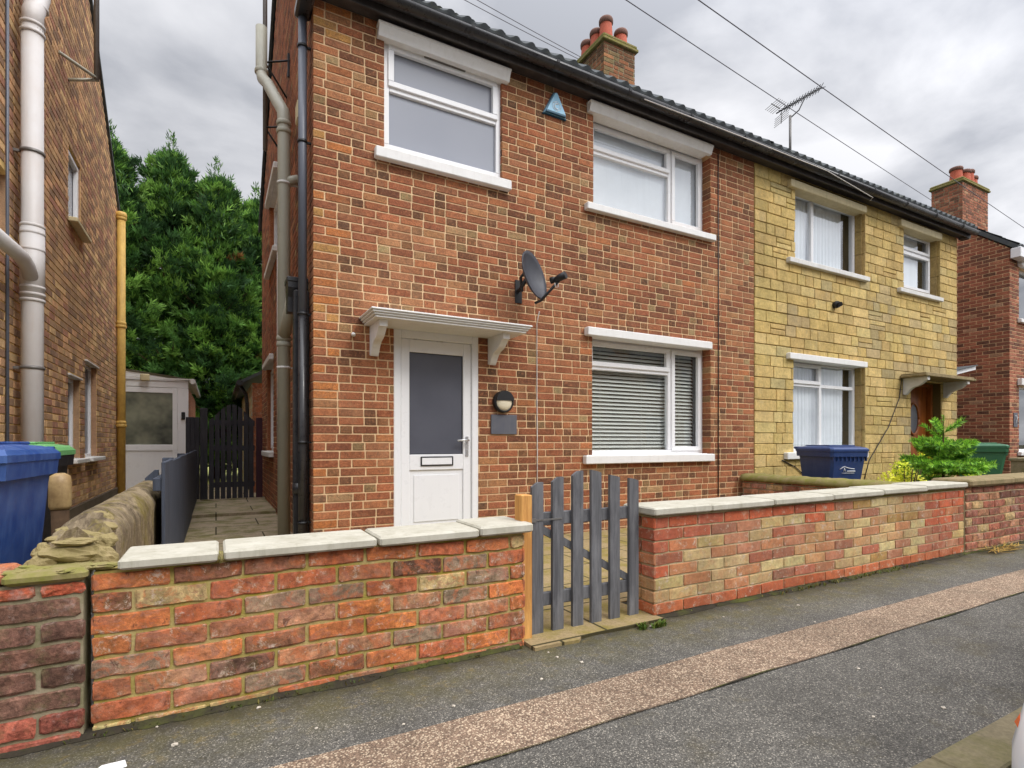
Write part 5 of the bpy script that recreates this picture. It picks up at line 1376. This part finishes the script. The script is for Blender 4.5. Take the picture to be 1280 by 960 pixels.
m = MB(); m.lathe((-.735, 3.72, .35), [(.042, .29), (.05, .31), (.05, .43), (.044, .47), (.02, .485)], 20); m.build('barrel', 'barrel', tp)
m = MB(); m.lathe((-.735, 3.72, .0), [(.04, 0), (.035, .3), (.04, .638)], 16); m.build('foot', 'bark', tp)

# =================================================================== plants
DESAT, GAIN, HUE = .02, 1.5, (1.05, 1.02, .82)
def fir(name, loc):
    t = thing(name, 'small bright green fir tree with upright tip in the next front garden', 'fir tree', loc)
    m = MB(); L = Vector(loc)
    m.tube([tuple(L), tuple(L + Vector((0, 0, .6))), tuple(L + Vector((.0, 0, 1.28)))], [.025, .016, .006], 7); m.build('trunk', 'bark', t)
    m = MB(); cols = [rgb(116, 166, 56), rgb(92, 142, 50), rgb(146, 190, 70), rgb(70, 112, 44)]
    def needles(p0, p1, r_, n):
        d_ = (p1 - p0); dn = d_.normalized(); a_ = dn.cross(Vector((0, 0, 1)));
        a_ = a_.normalized() if a_.length > .01 else Vector((1, 0, 0)); b_ = dn.cross(a_)
        for _ in range(n):
            q = p0 + d_ * rnd.random(); th_ = rnd.uniform(0, 2 * PI); o_ = (a_ * math.cos(th_) + b_ * math.sin(th_)) * .9 + dn * .6
            e = q + o_.normalized() * r_ * rnd.uniform(.7, 1.1); s_ = dn.cross(o_).normalized() * .005
            m.face([m.vert(tuple(q - s_)), m.vert(tuple(q + s_)), m.vert(tuple(e + s_ * .6)), m.vert(tuple(e - s_ * .6))], jit(rnd.choice(cols), .2))
        m.tube([tuple(p0), tuple(p1)], [.006, .003], 4, rgb(120, 130, 60))
    needles(L + Vector((0, 0, .95)), L + Vector((0, 0, 1.36)), .035, 120)
    for (z, ln, nb_, up_) in ((1.08, .36, 5, .5), (.90, .50, 7, .12), (.78, .42, 6, .2), (.70, .70, 9, .08), (.64, .76, 10, -.02), (.44, .72, 8, .0)):
        for k_ in range(nb_):
            a_ = 2 * PI * k_ / nb_ + rnd.uniform(-.2, .2) + z * 3; l_ = ln * .62 * rnd.uniform(.85, 1.1)
            p0 = L + Vector((0, 0, z + rnd.uniform(-.05, .05))); up_ += rnd.uniform(-.06, .1); p1 = p0 + Vector((math.cos(a_) * l_, math.sin(a_) * l_, up_ * l_ + .02))
            needles(p0 + (p1 - p0) * .12, p1, .06, int(520 * l_))
            if ln > .4:
                for s_ in (1, -1):
                    for f_ in (.35, .55, .75):
                        q0 = p0 + (p1 - p0) * f_; aa = a_ + s_ * .85; l2 = l_ * (1 - f_) * .8 + .06
                        needles(q0, q0 + Vector((math.cos(aa) * l2, math.sin(aa) * l2, .03 + up_ * l2)), .055, int(520 * l2))
    m.build('needles', 'leaf', t, recalc=False)
fir('fir_tree', (8.2, 3.45, 0))
def shrub(label, loc, r_, h_, cols, n=1500, name='garden_shrub'):
    t = thing(name, label, 'shrub', loc); L = Vector(loc)
    m = MB()
    for k_ in range(6): 
        a_ = rnd.uniform(0, 6.28); m.tube([tuple(L), tuple(L + Vector((math.cos(a_) * r_ * .5, math.sin(a_) * r_ * .5, h_ * .7)))], [.012, .005], 5)
    m.build('stems', 'bark', t)
    m = MB(); cl = []
    for _ in range(16):
        a_ = rnd.uniform(0, 2 * PI); rr = r_ * rnd.uniform(.0, .8); cl.append((L + Vector((math.cos(a_) * rr, math.sin(a_) * rr, h_ * rnd.uniform(.35, .85) * (1 - .35 * rr / r_))), rnd.choice(cols)))
    for _ in range(n):
        c_, col = rnd.choice(cl); v = Vector((rnd.gauss(0, 1), rnd.gauss(0, 1), rnd.gauss(0, 1))).normalized(); q = c_ + v * r_ * .33 * rnd.uniform(.7, 1.15)
        u_ = v.cross(Vector((rnd.gauss(0, 1), rnd.gauss(0, 1), rnd.gauss(0, 1)))).normalized(); w2 = v.cross(u_); s_ = rnd.uniform(.012, .022); u_ = (u_ + v * .5).normalized()
        m.face([m.vert(tuple(q)), m.vert(tuple(q + u_ * s_ + w2 * s_ * .5)), m.vert(tuple(q + u_ * s_ * 2)), m.vert(tuple(q + u_ * s_ - w2 * s_ * .5))], jit(col, .25))
    m.build('foliage', 'leaf', t, recalc=False)
shrub('round yellow and green variegated shrub left of the little fir', (7.30, 3.45, 0), .30, .98, [rgb(208, 212, 70), rgb(180, 190, 60), rgb(84, 116, 40), rgb(214, 212, 90)], 4200)
shrub('low pink and yellow flowering plant between the variegated shrub and the wall', (7.15, 3.05, 0), .22, .68, [rgb(196, 186, 80), rgb(206, 160, 160), rgb(104, 120, 50)], 1000)
shrub('small yellow-green shrub at the right edge of the little fir', (9.15, 3.5, 0), .24, .78, [rgb(196, 204, 60), rgb(120, 150, 50)], 1300)
shrub('pale yellow leaved shrub directly behind the little fir', (8.95, 4.0, 0), .2, .98, [rgb(196, 204, 60), rgb(150, 170, 60)], 900)

def conifer(label, x, y, h, rad, seed):
    rr = random.Random(seed); t = thing('conifer_tree', label, 'conifer', (x, y, 0), 'tall conifers standing in a row behind the houses')
    m = MB(); m.tube([(x, y, 0), (x + .05, y, h * .5), (x, y, h * .93)], [.2, .12, .02], 8)
    crown = MB(); base_cols = [rgb(44, 72, 40), rgb(56, 88, 44), rgb(72, 106, 50), rgb(92, 126, 58), rgb(36, 60, 36)]
    nb_ = 760
    for k_ in range(nb_):
        tz = (k_ + rr.random()) / nb_; z = .35 + (h - .5) * tz
        env = rad * 1.35 * (1 - tz ** 2.6) ** .85 * (.86 + .14 * math.sin(z * 2.6 + seed * 2)) + .05 + (.12 * rr.random() if tz > .9 else 0)
        a_ = rr.uniform(0, 2 * PI); l_ = env * rr.choice([rr.uniform(.45, 1.0), rr.uniform(.9, 1.3)])
        up_ = .2 + 1.1 * tz ** 2
        p0 = Vector((x, y, z - l_ * up_ * .5)); d_ = Vector((math.cos(a_), math.sin(a_), up_ * rr.uniform(.5, 1.1)))
        p1 = p0 + d_ * l_
        if k_ % 4 == 0: m.tube([tuple(p0), tuple(p0 + (p1 - p0) * .9)], [.03, .006], 4)
        tint = rr.choice(base_cols)
        dead = rr.random() < .008
        plume = .34 + .3 * rr.random()
        dn = (p1 - p0).normalized(); sdv = dn.cross(Vector((0, 0, 1))).normalized(); upv_ = sdv.cross(dn)
        for _ in range(34):
            f_ = rr.random() ** .6; w3 = plume * (1.05 - f_) * .6 + .05
            q = p0 + (p1 - p0) * (.45 + .55 * f_) + sdv * rr.gauss(0, w3 * .6) + upv_ * rr.gauss(0, w3 * .45)
            dd = (dn * 1.0 + sdv * rr.gauss(0, .55) + upv_ * rr.gauss(0, .45) + Vector((0, 0, .35))).normalized()
            s_ = dd.cross(Vector((rr.gauss(0, 1), rr.gauss(0, 1), rr.gauss(0, 1)))).normalized(); L_ = rr.uniform(.12, .24)
            col = jit(tint if not dead else rgb(96, 66, 40), .3)
            # a feathery spray: central leaflet plus two side ones
            for ang, ll in ((0, 1), (.55, .75), (-.55, .75), (.28, .5), (-.28, .55)):
                e = (dd * math.cos(ang) + s_ * math.sin(ang)); b0 = q + dd * L_ * .25 * (1 if ang == 0 else abs(ang)); pn = (s_ * math.cos(ang) - dd * math.sin(ang)) * .015
                tipc = tuple(min(1, c_ * (1.35)) for c_ in col[:3]) + (1,)
                crown.face([crown.vert(tuple(b0)), crown.vert(tuple(b0 + e * L_ * ll * .5 + pn)), crown.vert(tuple(b0 + e * L_ * ll)), crown.vert(tuple(b0 + e * L_ * ll * .5 - pn))], tipc if ang == 0 else col)
    for _ in range(1500):                       # thin leader and side tips breaking the outline
        k2 = rr.randint(0, 8); ang = k2 * 2.4 + seed; r0 = 0 if k2 == 0 else rad * rr.uniform(.25, .7); zt_ = h - (0 if k2 == 0 else .5 + r0 * 1.3)
        f_ = rr.random(); q = Vector((x + r0 * math.cos(ang), y + r0 * math.sin(ang), zt_ + (.55 if k2 == 0 else .35) - f_ * 1.1)); w3 = .03 + .16 * f_
        q += Vector((rr.gauss(0, w3), rr.gauss(0, w3), 0)); dd = Vector((rr.gauss(0, .6), rr.gauss(0, .6), 1)).normalized(); s_ = dd.cross(Vector((rr.gauss(0, 1), rr.gauss(0, 1), .1))).normalized() * .016
        L_ = rr.uniform(.1, .2); crown.face([crown.vert(tuple(q)), crown.vert(tuple(q + dd * L_ * .5 + s_)), crown.vert(tuple(q + dd * L_)), crown.vert(tuple(q + dd * L_ * .5 - s_))], jit(rr.choice(base_cols), .25))
    m.build('trunk', 'bark', t); crown.build('crown', 'leaf', t, recalc=False)
trees = [(-3.9, 17.2, 8.7, 1.3, 1, 'conifer furthest left, mostly behind the brown brick house'), (-2.35, 16.8, 8.5, 1.2, 2, 'tall conifer just right of the brown brick house'), (-1.05, 17.2, 8.75, 1.2, 3, 'middle tall conifer with the highest tip over the lean-to'), (.02, 16.9, 8.2, 1.15, 4, 'tall conifer above the arched side gate'), (1.05, 17.3, 7.9, 1.2, 5, 'tall conifer touching the red house gable edge'), (2.5, 17.1, 8.0, 1.2, 6, 'conifer furthest right, hidden mostly behind the red house')]
for (x, y, h, rad, sd_, lab) in trees: conifer(lab, x, y, h, rad, sd_)

# =================================================================== overhead cables
def wire(p, q, sag_, r_, label):
    m = MB(); p, q = Vector(p), Vector(q); pts = []
    for k_ in range(17):
        t = k_ / 16; v = p + (q - p) * t; v.z -= sag_ * 4 * t * (1 - t); pts.append(tuple(v))
    m.tube(pts, r_, 6); o = m.build('overhead_cable', 'overhead', origin=tuple(p)); tag(o, label, 'cable', 'overhead cables crossing the sky')
def ray(u, v, d):
    t = (u - 640) / 677.0; return ((.4796 + .8775 * t) * d, (.8775 - .4796 * t) * d, 1 + (553 - v) / 677.0 * d)
wire(ray(700, -55, 7), ray(1240, 298, 22), .05, .0075, 'overhead cable passing behind the aerial to the far chimney')
wire(ray(800, -52, 6.5), ray(1340, 325, 19), .05, .0075, 'highest overhead cable crossing the sky above the aerial')
wire(ray(500, -44, 8.5), ray(760, 92, 11.5), .03, .006, 'lower of two thin cables at top centre running to the near chimney')
wire(ray(520, -44, 8.5), ray(775, 97, 11.5), .03, .006, 'upper of two thin cables at top centre running to the near chimney')
m = MB(); m.tube([(4.2, F - .31, 4.83), (6.0, F - .31, 4.85), (7.6, F - .31, 4.85), (8.9, F - .24, 4.78), (8.95, F - .17, 4.77)], .006, 6)
tag(m.build('service_cable', 'cable_white', origin=(6, F, 4.9)), 'thin pale cable running along under the black gutter', 'cable')

# =================================================================== parked car (only its front corner is in view)
car = thing('parked_car', 'white parked car, only its rounded front corner visible at bottom right', 'car', (3.2, -.42, -.12))
m = MB(); CY = -.41
def outline(x0, x1, hw, rf, rb, z, n=7):
    pts = []
    for (cx_, cy2, r_, a0) in ((x0 + rf, CY - hw + rf, rf, PI), (x1 - rb, CY - hw + rb, rb, 1.5 * PI), (x1 - rb, CY + hw - rb, rb, 0), (x0 + rf, CY + hw - rf, rf, .5 * PI)):
        for k_ in range(n + 1): a_ = a0 + .5 * PI * k_ / n; pts.append((cx_ + r_ * math.cos(a_), cy2 + r_ * math.sin(a_), z))
    return pts
S = [(1.25, 5.2, .80, .28, .25, .08), (1.14, 5.28, .845, .28, .28, .2), (1.095, 5.3, .855, .26, .28, .34), (1.115, 5.3, .858, .25, .28, .44), (1.165, 5.3, .855, .25, .28, .51), (1.32, 5.3, .85, .26, .28, .57), (1.62, 5.3, .84, .3, .28, .66), (2.0, 5.28, .82, .3, .28, .74), (2.35, 5.25, .79, .3, .26, .80)]
rs = [[m.vert(p) for p in outline(*s[:5], s[5])] for s in S]
for r0, r1 in zip(rs, rs[1:]):
    for k_ in range(len(r0)): m.face([r0[k_], r0[(k_ + 1) % len(r0)], r1[(k_ + 1) % len(r0)], r1[k_]], smooth=True)
m.face(rs[0][::-1]); m.face(rs[-1]); body = m.build('body', 'car_white', car)
m = MB(); S = [(2.30, 5.24, .74, .2, .2, .802), (2.75, 5.18, .68, .2, .2, 1.1), (3.05, 5.05, .62, .2, .2, 1.28)]
rs = [[m.vert(p) for p in outline(*s[:5], s[5])] for s in S]
for r0, r1 in zip(rs, rs[1:]):
    for k_ in range(len(r0)): m.face([r0[k_], r0[(k_ + 1) % len(r0)], r1[(k_ + 1) % len(r0)], r1[k_]], smooth=True)
m.face(rs[-1]); m.build('windows', 'door_glass', car)
m = MB(); S = [(3.02, 5.08, .63, .2, .2, 1.281), (3.1, 5.0, .58, .2, .2, 1.33)]
rs = [[m.vert(p) for p in outline(*s[:5], s[5])] for s in S]
for k_ in range(len(rs[0])): m.face([rs[0][k_], rs[0][(k_ + 1) % len(rs[0])], rs[1][(k_ + 1) % len(rs[0])], rs[1][k_]], smooth=True)
m.face(rs[1]); m.build('roof', 'car_white', car)
for x in (2.0, 4.55):
    for s_ in (-1, 1):
        yc = CY + s_ * .80
        m = MB(); m.lathe((x, yc, .18), [(.18, -.09 * s_), (.285, -.09 * s_), (.3, -.06 * s_), (.3, .05 * s_), (.28, .075 * s_), (.19, .075 * s_), (.18, .06 * s_)], 26, 'y'); wh = m.build('wheel', 'tyre', car)
        m = MB(); m.lathe((x, yc, .18), [(.185, .03 * s_), (.185, .068 * s_), (.16, .06 * s_), (.05, .05 * s_), (.03, .062 * s_), (.001, .064 * s_)], 20, 'y'); m.build('rim', 'steel', wh)
for s_ in (1, -1):
    m = MB(); lump(m, (1.36, CY + s_ * .795, .47), .065, (1.2, 1.0, .45), 0, 0.0, 8); m.build('indicator', 'orange_lens', car)
    m = MB(); lump(m, (1.56, CY + s_ * .60, .575), .13, (1.2, 1.1, .45), 0, 0.0, 8); m.build('headlight', 'steel', car)
m = MB(); m.box(1.085, 1.13, CY - .35, CY + .35, .2, .34, bev=.01); m.build('grille', 'black_matte', car)

# =================================================================== houses across the street (seen as reflections)
def opposite(x0, label):
    t = thing('terraced_house', label, 'house', (x0 + 5, -9, 0), 'houses across the street')
    T = lambda u, d, z: (u, -9 - d, z)
    hl = [(x0 + 1, x0 + 2.6, .8, 2.2), (x0 + 1, x0 + 2.6, 3.5, 4.6), (x0 + 3.4, x0 + 4.3, 0, 2.1), (x0 + 3.2, x0 + 4.4, 3.5, 4.6), (x0 + 6.4, x0 + 7.3, 0, 2.1), (x0 + 6.2, x0 + 7.4, 3.5, 4.6), (x0 + 8, x0 + 9.8, .8, 2.2), (x0 + 8, x0 + 9.8, 3.5, 4.6)]
    m = backing(T, x0, x0 + 10.8, -.1, 4.95, hl, depth=.1)
    m.quad((x0, 0, -.1), (x0, 6, -.1), (x0, 6, 4.95), (x0, 0, 4.95)); m.quad((x0 + 10.8, 0, -.1), (x0 + 10.8, 6, -.1), (x0 + 10.8, 6, 4.95), (x0 + 10.8, 0, 4.95))
    for xx in (x0, x0 + 10.8): m.face([m.vert((xx, 0, 4.95)), m.vert((xx, 6, 4.95)), m.vert((xx, 3, 7.2))])
    m.c = [rgb(196, 164, 128)] * len(m.c); m.build('wall', 'brick_red', t)
    m = MB(); m.prism([(-8.7, 4.85), (-8.7, 4.95), (-12, 7.4), (-15.3, 4.95), (-15.3, 4.85), (-12, 7.25)], x0 - .1, x0 + 10.9, 'x'); m.build('roof', 'tile', t)
    for h in hl:
        if h[2] > .1: window(t, T, *h, .05, [(h[0], (h[0] + h[1]) / 2, h[2], h[3], False), ((h[0] + h[1]) / 2, h[1], h[2], h[3], True)], pane='door_glass')
        else:
            mm = MB(T); mm.box(h[0], h[1], .03, .08, 0, 2.1, bev=.01); mm.build('front_door', 'upvc', t)
opposite(-7.5, 'brick house across the street, reflected at the left of the blind window')
opposite(4.6, 'brick house across the street, reflected at the right of the blind window')
opposite(16.6, 'brick house across the street, reflected in the yellow house windows')

for o in list(bpy.data.objects):
    if '_o' in o: del o['_o']

# =================================================================== sky, sun, camera
world = bpy.data.worlds.new('World'); scene.world = world; world.use_nodes = True
nt = world.node_tree; nt.nodes.clear()
def wn(t, **k):
    n_ = nt.nodes.new(t)
    for a_, b_ in k.items(): setattr(n_, a_, b_)
    return n_
out = wn('ShaderNodeOutputWorld'); bg = wn('ShaderNodeBackground'); bg.inputs[1].default_value = .097
SUN_EL, SUN_AZ = R(45), R(155)     # azimuth measured clockwise from +Y: behind the camera, to its right
sky = wn('ShaderNodeTexSky', sky_type='NISHITA'); sky.sun_disc = False; sky.sun_elevation = SUN_EL; sky.sun_rotation = SUN_AZ
tc = wn('ShaderNodeTexCoord'); sep = wn('ShaderNodeSeparateXYZ'); nt.links.new(tc.outputs['Generated'], sep.inputs[0])
def wm(op, a_, b_=0.0, clamp=False):
    n_ = wn('ShaderNodeMath', operation=op); n_.use_clamp = clamp
    for i_, v in enumerate((a_, b_)):
        if isinstance(v, (int, float)): n_.inputs[i_].default_value = v
        else: nt.links.new(v, n_.inputs[i_])
    return n_.outputs[0]
zc = wm('ADD', wm('MAXIMUM', sep.outputs[2], 0.0), .22)
cmb = wn('ShaderNodeCombineXYZ'); nt.links.new(wm('DIVIDE', sep.outputs[0], zc), cmb.inputs[0]); nt.links.new(wm('DIVIDE', sep.outputs[1], zc), cmb.inputs[1])
n1 = wn('ShaderNodeTexNoise'); n1.inputs['Scale'].default_value = 1.9; n1.inputs['Detail'].default_value = 9; n1.inputs['Roughness'].default_value = .52; n1.inputs['Distortion'].default_value = .25
nt.links.new(cmb.outputs[0], n1.inputs['Vector'])
cr = wn('ShaderNodeValToRGB'); nt.links.new(n1.outputs['Fac'], cr.inputs[0])
for e, (p, c_) in zip(cr.color_ramp.elements, ((.38, (3.1, 3.2, 3.5, 1)), (.62, (6.4, 6.4, 6.6, 1)))): e.position = p; e.color = c_
# brighter cloud around the hidden sun (behind the camera)
sd = Vector((math.sin(SUN_AZ) * math.cos(SUN_EL), math.cos(SUN_AZ) * math.cos(SUN_EL), math.sin(SUN_EL)))
dp_ = wn('ShaderNodeVectorMath', operation='DOT_PRODUCT'); nt.links.new(tc.outputs['Generated'], dp_.inputs[0]); dp_.inputs[1].default_value = sd
gain = wm('ADD', wm('MULTIPLY', wm('POWER', wm('MAXIMUM', dp_.outputs['Value'], 0.0), 1.6), 1.9), 1.0)
gain = wm('MULTIPLY', gain, wm('ADD', wm('MULTIPLY', wm('POWER', wm('MAXIMUM', sep.outputs[2], 0.0), 4.0), 2.4), 1.0))   # an overcast sky is brightest overhead
vm = wn('ShaderNodeVectorMath', operation='SCALE'); nt.links.new(cr.outputs[0], vm.inputs[0]); nt.links.new(gain, vm.inputs['Scale'])
mx = wn('ShaderNodeMix', data_type='RGBA'); mx.inputs[0].default_value = .93
nt.links.new(sky.outputs[0], mx.inputs[6]); nt.links.new(vm.outputs[0], mx.inputs[7])
nt.links.new(mx.outputs[2], bg.inputs[0]); nt.links.new(bg.outputs[0], out.inputs[0])

sl = bpy.data.lights.new('sun', 'SUN'); sl.energy = 1.1; sl.angle = R(18); sl.color = (1.0, .965, .91)
so2 = bpy.data.objects.new('sun', sl); C.objects.link(so2); so2.rotation_euler = (-sd).to_track_quat('-Z', 'Y').to_euler()

cam = bpy.data.cameras.new('camera'); cam.sensor_width = 36; cam.lens = 677 / 1280 * 36; cam.shift_y = 73 / 1280; cam.clip_end = 1000; cam.clip_start = .05
co = bpy.data.objects.new('camera', cam); C.objects.link(co); co.location = (0, 0, 1.0); co.rotation_euler = (R(90), 0, -math.atan2(.4796, .8775)); scene.camera = co
vs = scene.view_settings; vs.view_transform = 'Standard'; vs.look = 'None'; vs.gamma = 1; vs.exposure = .38; vs.use_curve_mapping = False
scene.cycles.max_bounces = 6
